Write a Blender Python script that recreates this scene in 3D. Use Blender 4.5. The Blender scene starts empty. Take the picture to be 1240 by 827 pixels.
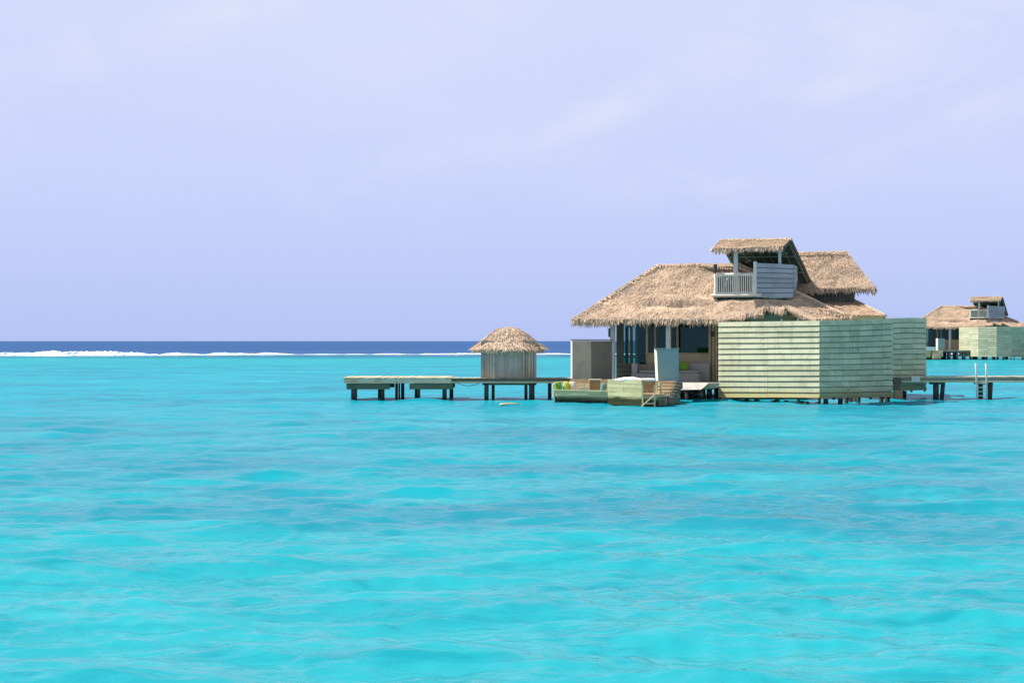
import bpy, math, random
import numpy as np
from mathutils import Vector, Matrix, noise as mn

random.seed(7)
R = math.radians
scene = bpy.context.scene
col = scene.collection
F, HZ, CH = 1722.0, 412.5, 2.8          # focal length in px (1240 wide), horizon row, eye height above the water

# ------------------------------------------------------------------ helpers
def P(px, py, Y):
    """a point at distance Y seen at (px, py)"""
    return Vector(((px - 620) / F * Y, Y, CH - (py - HZ) / F * Y))
def X(px, Y): return (px - 620) / F * Y
def Zy(py, Y): return CH - (py - HZ) / F * Y

class MB:
    def __init__(s): s.v = []; s.f = []; s.t = []
    def add(s, vs, fs, tint=None):
        o = len(s.v); s.v += [tuple(p) for p in vs]
        s.f += [tuple(i + o for i in f) for f in fs]
        t = random.random() if tint is None else tint
        s.t += [t] * len(vs)
    def hexa(s, p, tint=None):               # p: 4 bottom (ccw) then 4 top
        s.add(p, [(3,2,1,0),(4,5,6,7),(0,1,5,4),(1,2,6,5),(2,3,7,6),(3,0,4,7)], tint)
    def box(s, x0, x1, y0, y1, z0, z1, tint=None):
        s.hexa([(x0,y0,z0),(x1,y0,z0),(x1,y1,z0),(x0,y1,z0),(x0,y0,z1),(x1,y0,z1),(x1,y1,z1),(x0,y1,z1)], tint)
    def bar(s, p, q, w, h=None, up=(0,0,1), tint=None):
        p = Vector(p); q = Vector(q); h = h or w
        d = (q - p).normalized(); u = Vector(up)
        if abs(d.dot(u)) > .98: u = Vector((0,1,0))
        a = d.cross(u).normalized() * (w/2); b = a.cross(d).normalized() * (h/2)
        s.hexa([p-a-b, p+a-b, q+a-b, q-a-b, p-a+b, p+a+b, q+a+b, q-a+b], tint)
    def tube(s, pts, r, n=8, tint=None, r1=None):
        pts = [Vector(p) for p in pts]; vs = []; fs = []; m = len(pts)
        for i, p in enumerate(pts):
            d = (pts[min(i+1,m-1)] - pts[max(i-1,0)]).normalized()
            u = Vector((0,0,1)) if abs(d.z) < .95 else Vector((1,0,0))
            a = d.cross(u).normalized(); b = d.cross(a)
            rr = r + ((r1 if r1 is not None else r) - r) * i / max(1, m-1)
            for k in range(n):
                an = 2*math.pi*k/n
                vs.append(p + (a*math.cos(an) + b*math.sin(an))*rr)
        for i in range(m-1):
            for k in range(n):
                fs.append((i*n+k, i*n+(k+1)%n, (i+1)*n+(k+1)%n, (i+1)*n+k))
        fs.append(tuple(range(n-1,-1,-1))); fs.append(tuple((m-1)*n+k for k in range(n)))
        s.add(vs, fs, tint)
    def pad(s, c, sx, sy, sz, rot=None, e=.45, n=10, m=14, tint=None):
        """a soft pillow: superellipsoid"""
        vs = []; fs = []; M = rot or Matrix.Identity(3); c = Vector(c)
        sp = lambda v, k: math.copysign(abs(v)**k, v)
        for i in range(n+1):
            ph = -math.pi/2 + math.pi*i/n
            for j in range(m):
                th = 2*math.pi*j/m
                v = Vector((sx*sp(math.cos(ph),e)*sp(math.cos(th),e), sy*sp(math.cos(ph),e)*sp(math.sin(th),e), sz*sp(math.sin(ph),.8)))
                vs.append(c + M @ v)
        for i in range(n):
            for j in range(m):
                fs.append((i*m+j, i*m+(j+1)%m, (i+1)*m+(j+1)%m, (i+1)*m+j))
        s.add(vs, fs, tint)
    def build(s, name, mat, parent=None, smooth=False, bevel=0):
        me = bpy.data.meshes.new(name); me.from_pydata(s.v, [], s.f); me.update()
        at = me.attributes.new('tint', 'FLOAT', 'POINT'); at.data.foreach_set('value', s.t)
        if smooth: me.polygons.foreach_set('use_smooth', [True]*len(me.polygons))
        o = bpy.data.objects.new(name, me); col.objects.link(o)
        me.materials.append(mat)
        if parent: o.parent = parent
        if bevel:
            b = o.modifiers.new('b', 'BEVEL'); b.width = bevel; b.segments = 2; b.limit_method = 'ANGLE'
        return o

def tag(o, label, cat, group=None, kind=None):
    o['label'] = label
    if cat: o['category'] = cat
    if group: o['group'] = group
    if kind: o['kind'] = kind
    return o
def thing(name, label, cat, loc=(0,0,0), rz=0, group=None):
    o = bpy.data.objects.new(name, None); col.objects.link(o)
    o.location = loc; o.rotation_euler = (0,0,rz); o.empty_display_size = .3
    return tag(o, label, cat, group)

# ------------------------------------------------------------------ materials
def mat(name):
    m = bpy.data.materials.new(name); m.use_nodes = True
    nt = m.node_tree; b = nt.nodes['Principled BSDF']
    return m, nt, b
def N(nt, t, **kw):
    n = nt.nodes.new(t)
    for k, v in kw.items():
        if k in n.inputs: n.inputs[k].default_value = v
        else: setattr(n, k, v)
    return n
def ramp(nt, fac, stops):
    r = nt.nodes.new('ShaderNodeValToRGB'); e = r.color_ramp.elements
    while len(e) < len(stops): e.new(.5)
    for i, (p, c) in enumerate(stops):
        e[i].position = p; e[i].color = (*c, 1)
    nt.links.new(fac, r.inputs[0]); return r.outputs[0]
def mixc(nt, fac, a, b, mode='MIX'):
    m = nt.nodes.new('ShaderNodeMix'); m.data_type = 'RGBA'; m.blend_type = mode
    for sock, v in ((m.inputs[0], fac), (m.inputs[6], a), (m.inputs[7], b)):
        if hasattr(v, 'links'): nt.links.new(v, sock)
        elif isinstance(v, (int, float)): sock.default_value = v
        else: sock.default_value = (*v, 1)
    return m.outputs[2]
def math_(nt, op, a, b=None, clamp=False):
    m = nt.nodes.new('ShaderNodeMath'); m.operation = op; m.use_clamp = clamp
    for i, v in enumerate((a, b)):
        if v is None: continue
        if hasattr(v, 'links'): nt.links.new(v, m.inputs[i])
        else: m.inputs[i].default_value = v
    return m.outputs[0]
def noise_tex(nt, vec, scale, detail=4, rough=.55, dist=0):
    n = N(nt, 'ShaderNodeTexNoise', Scale=scale, Detail=detail, Roughness=rough, Distortion=dist)
    nt.links.new(vec, n.inputs['Vector']); return n.outputs[0]
def mapping(nt, vec, scale=(1,1,1), rot=(0,0,0), loc=(0,0,0)):
    m = nt.nodes.new('ShaderNodeMapping'); nt.links.new(vec, m.inputs[0])
    m.inputs['Scale'].default_value = scale; m.inputs['Rotation'].default_value = rot; m.inputs['Location'].default_value = loc
    return m.outputs[0]
def maprange(nt, v, a, b, c=0., d=1., smooth=False):
    m = nt.nodes.new('ShaderNodeMapRange'); nt.links.new(v, m.inputs[0])
    if smooth: m.interpolation_type = 'SMOOTHSTEP'
    for i, x in enumerate((a, b, c, d)): m.inputs[i+1].default_value = x
    return m.outputs[0]
def bump(nt, b, h, strength=.4, dist=.02):
    n = N(nt, 'ShaderNodeBump', Strength=strength, Distance=dist)
    nt.links.new(h, n.inputs['Height']); nt.links.new(n.outputs[0], b.inputs['Normal']); return n

def thatch_mat(name, light, mid, dark):
    m, nt, b = mat(name)
    at = N(nt, 'ShaderNodeAttribute', attribute_name='tint')
    geo = nt.nodes.new('ShaderNodeNewGeometry')
    c = ramp(nt, at.outputs['Fac'], [(0, dark), (.3, mid), (.75, light), (1, tuple(min(1, x*1.25) for x in light))])
    big = noise_tex(nt, geo.outputs['Position'], .9, 5, .6)
    c = mixc(nt, maprange(nt, big, .42, .68, 0, .6), c, (mid[0]*.62, mid[1]*.66, mid[2]*.72))
    fine = noise_tex(nt, mapping(nt, geo.outputs['Position'], (1,1,.6)), 9, 3, .7)
    c = mixc(nt, maprange(nt, fine, .5, .72, 0, .5), c, dark)
    pale = noise_tex(nt, mapping(nt, geo.outputs['Position'], (1,1,1), loc=(9,3,2)), .55, 3)
    c = mixc(nt, maprange(nt, pale, .5, .75, 0, .45), c, tuple(min(1, x*1.12) for x in light))
    nt.links.new(c, b.inputs['Base Color']); b.inputs['Roughness'].default_value = .9
    b.inputs['Specular IOR Level'].default_value = .15
    return m
def wood_mat(name, c0, c1, axis='x', plank=0, rough=.8, algae=None, groove=.12, tw=.4, drip=0):
    """weathered timber: grain along one axis, per-board tint, optional algae band near the water"""
    m, nt, b = mat(name)
    tc = nt.nodes.new('ShaderNodeTexCoord'); ob = tc.outputs['Object']
    sc = {'x': (.6, 9, 9), 'y': (9, .6, 9), 'z': (9, 9, .6)}[axis]
    g = noise_tex(nt, mapping(nt, ob, sc), 2.2, 6, .65)
    at = N(nt, 'ShaderNodeAttribute', attribute_name='tint')
    f = math_(nt, 'ADD', math_(nt, 'MULTIPLY', g, .75), math_(nt, 'MULTIPLY', at.outputs['Fac'], tw))
    c = ramp(nt, f, [(.3, c0), (.75, c1)])
    st = noise_tex(nt, ob, 1.3, 5, .6)
    c = mixc(nt, maprange(nt, st, .5, .75, 0, .5), c, tuple(x*.55 for x in c0))
    if drip:                                    # rain streaks running down
        dr = noise_tex(nt, mapping(nt, ob, (2.6,2.6,.22)), 2.0, 5, .65)
        c = mixc(nt, maprange(nt, dr, .52, .72, 0, drip), c, tuple(x*.55 for x in c0))
        fd = noise_tex(nt, mapping(nt, ob, (.5,.5,3.5), loc=(4,2,1)), 1.4, 4, .6)
        c = mixc(nt, maprange(nt, fd, .5, .75, 0, .45), c, tuple(min(.8,x*1.25) for x in c1))
    h = g
    if plank:                                   # grooves between upright planks
        sx = nt.nodes.new('ShaderNodeSeparateXYZ'); nt.links.new(ob, sx.inputs[0])
        pa = {'x': 0, 'y': 1, 'z': 2}
        ax = sx.outputs[{'z': 0, 'x': 2, 'y': 0}[axis]]
        fr = math_(nt, 'FRACT', math_(nt, 'DIVIDE', ax, plank))
        ln = math_(nt, 'LESS_THAN', fr, groove)
        c = mixc(nt, ln, c, tuple(x*.25 for x in c0))
        cell = math_(nt, 'FLOOR', math_(nt, 'DIVIDE', ax, plank))
        wn = nt.nodes.new('ShaderNodeTexWhiteNoise'); wn.noise_dimensions = '1D'
        nt.links.new(cell, wn.inputs['W'])
        c = mixc(nt, math_(nt, 'MULTIPLY', wn.outputs[0], .45), c, tuple(x*.55 for x in c0))
    if algae:
        geo = nt.nodes.new('ShaderNodeNewGeometry')
        sp = nt.nodes.new('ShaderNodeSeparateXYZ'); nt.links.new(geo.outputs['Position'], sp.inputs[0])
        z = math_(nt, 'ADD', sp.outputs[2], math_(nt, 'MULTIPLY', math_(nt, 'SUBTRACT', st, .5), algae[2]))
        c = mixc(nt, maprange(nt, z, algae[1], algae[0], 0, 1), c, algae[3])
    nt.links.new(c, b.inputs['Base Color']); b.inputs['Roughness'].default_value = rough
    b.inputs['Specular IOR Level'].default_value = .25
    bump(nt, b, h, .5, .01)
    return m
def plain_mat(name, c, rough=.7, var=.15, scale=3., fine=0):
    m, nt, b = mat(name)
    tc = nt.nodes.new('ShaderNodeTexCoord')
    n = noise_tex(nt, tc.outputs['Object'], scale, 6, .6)
    c2 = mixc(nt, maprange(nt, n, .35, .7), c, tuple(x*(1-var) for x in c))
    nt.links.new(c2, b.inputs['Base Color']); b.inputs['Roughness'].default_value = rough
    if fine: bump(nt, b, noise_tex(nt, tc.outputs['Object'], fine, 4), .4, .01)
    return m

M = {}
M['thatch'] = thatch_mat('thatch', (.78,.585,.405), (.615,.45,.315), (.27,.185,.13))
M['thatch_pale'] = thatch_mat('thatch_pale', (.82,.63,.45), (.67,.495,.345), (.30,.21,.14))
GREEN = (.03,.055,.03)
M['siding'] = wood_mat('green_siding', (.43,.43,.27), (.62,.605,.42), 'x', algae=(.3,.7,.35,(.50,.40,.17)), tw=.4, drip=.5)
M['siding_weathered'] = wood_mat('weathered_siding', (.35,.42,.26), (.56,.62,.43), 'x', algae=(.3,.75,.4,(.26,.25,.11)), tw=.3, drip=.5)
M['hull'] = wood_mat('hull_planks', (.46,.42,.21), (.62,.57,.31), 'x', algae=(.30,.42,.22,(.04,.05,.015)))
M['hull_green'] = wood_mat('hull_green', (.47,.43,.22), (.64,.60,.34), 'x', algae=(.24,.40,.22,(.045,.06,.03)))
M['deck'] = wood_mat('deck_planks', (.34,.32,.25), (.52,.49,.39), 'x')
M['jetty'] = wood_mat('jetty_timber', (.40,.35,.21), (.68,.60,.40), 'x')
M['jetty_pale'] = wood_mat('jetty_pale', (.54,.45,.28), (.76,.67,.46), 'x')  # lighter left half of the head fascia: sunlight put into the timber colour
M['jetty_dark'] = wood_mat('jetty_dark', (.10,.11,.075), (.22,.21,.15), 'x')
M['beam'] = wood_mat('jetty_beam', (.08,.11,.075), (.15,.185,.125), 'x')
M['pile'] = wood_mat('pile_timber', (.045,.055,.05), (.10,.115,.095), 'z', algae=(.1,.45,.2,(.018,.03,.028)))
M['post'] = wood_mat('weathered_post', (.44,.46,.44), (.62,.63,.61), 'z')
M['grey_board'] = wood_mat('grey_board', (.33,.34,.37), (.46,.47,.50), 'x')
M['hut_wall'] = wood_mat('hut_plank_wall', (.40,.32,.25), (.68,.57,.46), 'z', plank=.13)
M['hut_panel'] = wood_mat('hut_panel', (.38,.31,.25), (.48,.40,.33), 'z')
M['tan_wood'] = wood_mat('tan_wood', (.34,.26,.16), (.52,.41,.27), 'z')
M['raw_wood'] = wood_mat('raw_wood', (.58,.42,.24), (.78,.62,.40), 'x')
M['dark_wood'] = wood_mat('dark_wood', (.07,.065,.05), (.13,.12,.09), 'x')
M['green_wood'] = wood_mat('green_wood', (.11,.15,.10), (.19,.24,.16), 'y')
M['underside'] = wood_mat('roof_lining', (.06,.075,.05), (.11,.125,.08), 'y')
M['brown_wood'] = wood_mat('brown_wood', (.22,.15,.085), (.36,.26,.16), 'x')
M['white'] = plain_mat('white_paint', (.86,.81,.70), .55, .18, 4)
M['pale_sheet'] = plain_mat('pale_sheet', (.58,.54,.48), .7, .25, 3)
M['white_cloth'] = plain_mat('white_cloth', (.83,.80,.74), .9, .1, 5, 30)
M['screen_blue'] = plain_mat('pale_blue_panel', (.20,.34,.345), .5, .14, 2)
M['screen_grey'] = wood_mat('screen_grey', (.38,.32,.25), (.47,.40,.32), 'z')
M['screen_dark'] = wood_mat('screen_dark', (.17,.155,.125), (.23,.21,.175), 'z')
M['fabric_grey'] = plain_mat('fabric_grey', (.40,.37,.36), .9, .12, 6, 60)
M['fabric_brown'] = plain_mat('fabric_brown', (.30,.24,.18), .9, .15, 6, 60)
M['fabric_beige'] = plain_mat('fabric_beige', (.72,.62,.50), .9, .12, 6, 60)
M['fabric_green'] = plain_mat('fabric_green', (.20,.38,.03), .85, .2, 8, 60)
M['fabric_lime'] = plain_mat('fabric_lime', (.60,.62,.05), .85, .12, 8, 60)
M['fabric_teal'] = plain_mat('fabric_teal', (.14,.33,.28), .85, .4, 14, 60)
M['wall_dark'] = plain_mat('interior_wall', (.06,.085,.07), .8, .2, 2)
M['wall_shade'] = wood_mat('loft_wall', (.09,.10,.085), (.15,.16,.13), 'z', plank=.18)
M['metal_dark'] = plain_mat('dark_metal', (.03,.034,.05), .4, .2, 6)
M['metal_pale'] = plain_mat('pale_metal', (.62,.61,.56), .35, .15, 6)
M['rope'] = plain_mat('dark_cable', (.05,.07,.07), .7, .2, 6)
def glass_mat():
    m = bpy.data.materials.new('window_glass'); m.use_nodes = True
    nt = m.node_tree; nt.nodes.clear()
    o = nt.nodes.new('ShaderNodeOutputMaterial'); mx = nt.nodes.new('ShaderNodeMixShader')
    t = N(nt, 'ShaderNodeBsdfTransparent', Color=(.46,.62,.60,1)); g = N(nt, 'ShaderNodeBsdfGlossy', Roughness=.02, Color=(.55,.85,.72,1))
    fr = N(nt, 'ShaderNodeFresnel', IOR=1.5)
    nt.links.new(fr.outputs[0], mx.inputs[0]); nt.links.new(t.outputs[0], mx.inputs[1]); nt.links.new(g.outputs[0], mx.inputs[2])
    nt.links.new(mx.outputs[0], o.inputs[0]); return m
M['glass'] = glass_mat()

# ------------------------------------------------------------------ thatch
def inside(pt, poly):
    x, y = pt; c = False; j = len(poly)-1
    for i in range(len(poly)):
        xi, yi = poly[i]; xj, yj = poly[j]
        if (yi > y) != (yj > y) and x < (xj-xi)*(y-yi)/(yj-yi)+xi: c = not c
        j = i
    return c
def thatch_plane(mb, e0, e1, t1, t0, density=70, thick=.22, blade=(.17,.017), cut=None, dent=None, eave=True, fringe=(.30, 70), sides=(False, False), sag=.05, seed=0):
    """one slope: e0->e1 the eave (left to right seen from outside), t0/t1 the top. A lumpy sheet with thickness, straw laid down the slope, ragged eave"""
    e0, e1, t0, t1 = map(Vector, (e0, e1, t0, t1))
    nrm = (e1-e0).cross(t0-e0)
    if nrm.length < 1e-6: nrm = (e1-e0).cross(t1-e0)
    nrm.normalize()
    if nrm.z < 0: nrm = -nrm
    L = max((e1-e0).length, (t1-t0).length); H = ((t0+t1)/2-(e0+e1)/2).length
    nu = max(3, int(L/.28)); nv = max(3, int(H/.28))
    def pt(u, v):
        p = (e0.lerp(e1, u)).lerp(t0.lerp(t1, u), v)
        d = mn.noise(p*1.3 + Vector((seed,0,0)))*sag + mn.noise(p*3.7)*sag*.5 - math.sin(math.pi*v)*sag*.6
        if dent: d += dent(p, u, v)
        return p + nrm*d
    top = [[pt(i/nu, j/nv) for i in range(nu+1)] for j in range(nv+1)]
    vs = []; fs = []
    for j in range(nv+1):
        for i in range(nu+1): vs.append(top[j][i])
    off = len(vs)
    for j in range(nv+1):
        for i in range(nu+1): vs.append(top[j][i] - nrm*thick*(.55 if j == 0 else 1))
    w = nu+1; live = set()
    for j in range(nv):
        for i in range(nu):
            c = (top[j][i]+top[j+1][i+1])/2
            if cut and cut(c): continue
            live.add((i,j))
    for (i,j) in live:
        a, b, c, d = j*w+i, j*w+i+1, (j+1)*w+i+1, (j+1)*w+i
        fs.append((a,b,c,d)); fs.append((off+d,off+c,off+b,off+a))
        if (i,j-1) not in live: fs.append((a,off+a,off+b,b))
        if (i,j+1) not in live: fs.append((d,c,off+c,off+d))
        if (i-1,j) not in live: fs.append((a,d,off+d,off+a))
        if (i+1,j) not in live: fs.append((b,off+b,off+c,c))
    mb.add(vs, fs, .35)
    rnd = random.Random(seed+11)
    def strand(p, d, n, ln, wd, lift, tint):
        s = d.cross(n).normalized()*(wd/2)
        m_ = p + d*(ln*.55) + n*(lift*.75); q = p + d*ln + n*lift*rnd.uniform(.5,1.1)
        mb.add([p-s, p+s, m_+s*.9, m_-s*.9, q+s*.25, q-s*.25], [(0,1,2,3),(3,2,4,5)], tint)
    area = ((e1-e0).length+(t1-t0).length)/2*H
    for k in range(int(area*density*3.0)):
        u = rnd.random(); v = rnd.random()
        if rnd.random() > ((e1-e0).length*(1-v)+(t1-t0).length*v)/L: continue
        p = pt(u, v)
        if cut and cut(p): continue
        dn = (e0.lerp(e1,u)-t0.lerp(t1,u)).normalized()
        side = (e1-e0).normalized()
        d = (dn + side*rnd.gauss(0,.38) + nrm*rnd.uniform(0,.10)).normalized()
        strand(p + nrm*.012, d, nrm, blade[0]*rnd.uniform(.5,1.4), blade[1]*rnd.uniform(.6,1.5), rnd.uniform(.0,.04), min(1,max(0,rnd.gauss(.5,.30))))
    def edge(p0, p1, n, ln, hang):
        le = (p1-p0).length
        for k in range(int(le*n)):
            u = rnd.random(); p = p0.lerp(p1,u)
            if cut and cut(p + nrm*0): continue
            mx = mn.noise(p*2.1)*.4+1
            dn = (e0-t0).normalized() if hang is None else hang
            d = (dn*rnd.uniform(.35,1.0) + Vector((0,0,-1))*rnd.uniform(.25,1.0) + (p1-p0).normalized()*rnd.gauss(0,.18)).normalized()
            strand(p - nrm*rnd.uniform(-.02,thick*.8) - dn*rnd.uniform(0,.18), d, nrm, ln*rnd.uniform(.5,1.35)*mx, .045*rnd.uniform(.5,1.5), rnd.uniform(-.02,.02), min(1,max(0,rnd.gauss(.62,.24))))
    if eave:
        dn = ((e0+e1)/2-(t0+t1)/2).normalized()
        edge(pt(0,0), pt(1,0), fringe[1], fringe[0], dn)
    for flag, a, b in ((sides[0], pt(0,0), pt(0,1)), (sides[1], pt(1,0), pt(1,1))):
        if flag:
            out = ((e0-e1) if a == pt(0,0) else (e1-e0)).normalized()
            le = (b-a).length
            for k in range(int(le*50)):
                p = a.lerp(b, rnd.random())
                dn = ((e0+e1)/2-(t0+t1)/2).normalized()
                d = (dn + out*rnd.uniform(.0,.5) + Vector((0,0,-1))*rnd.uniform(0,.4)).normalized()
                strand(p - nrm*rnd.uniform(0,thick*.8), d, nrm, .28*rnd.uniform(.5,1.2), .04, 0, min(1,max(0,rnd.gauss(.5,.24))))
def ridge_cap(mb, p, q, seed=0, width=.28, density=90):
    """straw folded over a ridge or hip line"""
    rnd = random.Random(seed); p = Vector(p); q = Vector(q); d = (q-p); L = d.length; d.normalize()
    s = d.cross(Vector((0,0,1))).normalized()
    mb.tube([p.lerp(q,i/8)+Vector((0,0,.01+.03*mn.noise(p.lerp(q,i/8)*2))) for i in range(9)], .045, 6, .45)
    for k in range(int(L*density)):
        a = p + d*rnd.uniform(0,L) + Vector((0,0,.05)); sg = rnd.choice((-1,1))
        dd = (s*sg + Vector((0,0,-rnd.uniform(.4,.9))) + d*rnd.gauss(0,.35)).normalized()
        w = d*(.02); b = a + dd*width*rnd.uniform(.6,1.4)
        mb.add([a-w, a+w, b+w*.5, b-w*.5], [(0,1,2,3)], min(1,max(0,rnd.gauss(.55,.22))))

# ------------------------------------------------------------------ louvred siding
def siding(mb, p0, p1, zb, zt, n, lip=.035, th=.016, seam=None, cover=.82):
    """boards stacked between p0 and p1 (plan points), zb/zt = (left, right) bottom and top; the outer side is on the right hand of p0->p1 reversed (towards the viewer)"""
    p0 = Vector((p0[0],p0[1],0)); p1 = Vector((p1[0],p1[1],0))
    d = (p1-p0).normalized(); nn = Vector((d.y,-d.x,0))
    L = (p1-p0).length
    cuts = [0]; x = random.uniform(.8,2.2)
    while x < L-.5: cuts.append(x/L); x += random.uniform(1.0,2.6)
    cuts = ([0] + (seam or []) + [1]) if seam is not None else cuts+[1]
    bk = -nn*.05; e = Vector((0,0,.03))
    q = [p0+bk+Vector((0,0,zb[0]))+e, p1+bk+Vector((0,0,zb[1]))+e, p1+bk*1.4+Vector((0,0,zb[1]))+e, p0+bk*1.4+Vector((0,0,zb[0]))+e]
    tq = [p0+bk+Vector((0,0,zt[0]))-e*2, p1+bk+Vector((0,0,zt[1]))-e*2, p1+bk*1.4+Vector((0,0,zt[1]))-e*2, p0+bk*1.4+Vector((0,0,zt[0]))-e*2]
    mb.hexa(q+tq, 0)
    for k in range(n):
        f0 = k/n; f1 = (k+cover)/n
        for c0, c1 in zip(cuts, cuts[1:]):
            def zz(f, c): return (zb[0]+(zb[1]-zb[0])*c) + f*((zt[0]-zb[0])+((zt[1]-zb[1])-(zt[0]-zb[0]))*c)
            a = p0.lerp(p1,c0) + d*.004; b = p0.lerp(p1,c1) - d*.004
            f1c = min(f1, 1.0)
            j0 = random.gauss(0,.006); j1 = random.gauss(0,.006)
            vb0 = a+Vector((0,0,zz(f0,c0)+j0)); vb1 = b+Vector((0,0,zz(f0,c1)+j1))
            vt0 = a+Vector((0,0,zz(f1c,c0))); vt1 = b+Vector((0,0,zz(f1c,c1)))
            o = nn*(lip+th)
            mb.hexa([vb0+nn*lip, vb1+nn*lip, vt1-nn*.004, vt0-nn*.004,
                     vb0+o, vb1+o, vt1+nn*th*.7, vt0+nn*th*.7])

# ================================================================== THE VILLA (local frame: a = along the front, b = towards the back, z up from the water)
TH = R(15); CT, ST = math.cos(TH), math.sin(TH)
VY = 71.0; VX = X(742, VY)
def A(px, b):
    t = (px-620)/F
    return (t*(VY + b*CT) - VX - b*ST) / (CT + t*ST)
def VYd(a, b): return VY - a*ST + b*CT
def V(px, py, b):
    a = A(px, b); return Vector((a, b, Zy(py, VYd(a,b))))
def proj(p):                                   # local point -> photo pixel (main villa only)
    x = VX + p.x*CT + p.y*ST; y = VY - p.x*ST + p.y*CT
    return 620+F*x/y, HZ - F*(p.z-CH)/y

villa = thing('overwater_villa', 'large thatched overwater villa with an open loft balcony behind a tall green board fence', 'villa', (VX, VY, 0), -TH)
DZ = .78
def villa_part(name, mb, m, parent=None, **k): return mb.build(name, M[m], parent or villa, **k)

# --- main roof
FB, RB, BB = -1.0, 2.3, 5.6; EZ = Zy(386.3, VYd(2,-1)); RZ = Zy(319.6, VYd(3.5,2.3))
a0 = A(693, FB); a1 = A(1032, FB); r0 = A(797, RB); r1 = A(893, RB)
notch = [(876,396),(879,386.5),(888,383.5),(899,385),(908,380.5),(917,381),(924,376),(928,371.5),(938,376),(946,378.5),(952,373.5),(982,389),(986,396)]
def cut_notch(p): return inside(proj(p), notch)
def cut_main(p): return cut_notch(p) or (al_ < p.x < ar_ and .05 < p.y < 1.95)
al_ = A(866.3,.15)+.05; ar_ = A(961,.15)-.12
def dents(p, u, v):
    x, y = proj(p); d = 0
    # a slipped patch of thatch above the eave
    d -= .16*math.exp(-((x-822)/34)**2-((y-369.5)/3.2)**2)
    d += .05*math.exp(-((x-815)/40)**2-((y-361)/5)**2)
    d -= .10*math.exp(-((x-862)/20)**2-((y-357)/4)**2)
    d += .04*math.exp(-((x-900)/30)**2-((y-366)/5)**2)
    t_ = min(1,max(0,(x-846)/22)); d -= .30*t_*t_*(3-2*t_)*max(0,min(1,(336-y)/12))
    d -= .10*math.exp(-((x-795)/9)**2-((y-322)/5)**2)
    return d
mb = MB()
thatch_plane(mb, (a0,FB,EZ), (a1,FB,EZ-.02), (r1,RB,RZ), (r0,RB,RZ), density=150, cut=cut_main, dent=dents, fringe=(.27,210), seed=1, sag=.07)
thatch_plane(mb, (a0,BB,EZ), (a0,FB,EZ), (r0,RB,RZ), (r0,RB,RZ), density=50, fringe=(.32,110), seed=2)
thatch_plane(mb, (a1,BB,EZ), (a0,BB,EZ), (r0,RB,RZ), (r1,RB,RZ), density=25, fringe=(.32,50), seed=3)
thatch_plane(mb, (a1,FB,EZ), (a1,BB,EZ), (r1,RB,RZ), (r1,RB,RZ), density=70, fringe=(.32,60), seed=4)
ridge_cap(mb, (r0+.1,RB,RZ-.05), (A(846,RB),RB,RZ-.02), 5); ridge_cap(mb, (A(846,RB),RB,RZ-.02), (r1,RB,RZ-.26), 8); ridge_cap(mb, (a0,FB,EZ), (r0,RB,RZ), 6, .22); ridge_cap(mb, (r1,RB,RZ), (a1,FB,EZ), 7, .22)
# the shaggy overhang to the right of the veranda, longer straw
rnd = random.Random(3); SL = (RZ-EZ)/(RB-FB)
def on_slope(px, py):
    b = FB
    for _ in range(12):
        a = A(px,b); z = Zy(py, VYd(a,b)); b += .6*((FB+(z-EZ)/SL)-b)
    return Vector((A(px,b), b, EZ+(b-FB)*SL))
for k in range(1500):
    px = rnd.uniform(868, 988)
    top_ = np.interp(px, [868,879,888,899,908,917,924,928,938,946,952,970,988],[385,384,381.5,382.5,378.5,379,374,369.5,374,376.5,371.5,381,389])
    p = on_slope(px, top_ + rnd.uniform(-3.5,.5)) + Vector((0,-.03,.05)); ln = rnd.uniform(.16,.42)*(1 if px < 950 else .6)
    d = Vector((rnd.gauss(0,.18), -rnd.uniform(.3,.8), -rnd.uniform(.7,1.2))).normalized()
    w = Vector((.016,0,0)); q = p + d*ln
    mb.add([p-w,p+w,q+w*.3,q-w*.3], [(0,1,2,3)], min(1,max(0,rnd.gauss(.62,.25))))
roof = villa_part('thatched_roof', mb, 'thatch')
# timbers under the eave
mb = MB()
for i in range(16):
    a = a0+1.0 + i*(a1-a0-2.0)/15
    mb.bar((a,FB+.25,EZ-.16), (a,FB+min(1,(a-a0)/(r0-a0),(a1-a)/(a1-r1))*(RB-FB)-.2,EZ-.16+(min(1,(a-a0)/(r0-a0),(a1-a)/(a1-r1))*(RB-FB)-.45)*.80), .07, .10)
mb.bar((a0+1,0,EZ-.02+.3), (a1-1,0,EZ-.02+.3), .12, .16)
villa_part('rafter', mb, 'green_wood', roof)

# --- rear wing: lower right roof
e_l = A(950,2.7); e_r = A(1072,2.7); t_l = A(950,4.9); t_r = A(1033,4.9)
WZ = Zy(381.5, VYd(e_r,2.7)); WT = Zy(362.5, VYd(t_r,4.9))
mb = MB()
thatch_plane(mb, (e_l,2.7,WZ), (e_r,2.7,WZ), (t_r,4.9,WT), (t_l,4.9,WT), density=120, fringe=(.2,120), seed=21)
thatch_plane(mb, (e_r,2.7,WZ), (e_r,8.2,WZ), (t_r,7.2,WT), (t_r,4.9,WT), density=60, fringe=(.2,60), seed=22)
ridge_cap(mb, (e_r,2.7,WZ), (t_r,4.9,WT), 23, .2)
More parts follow.
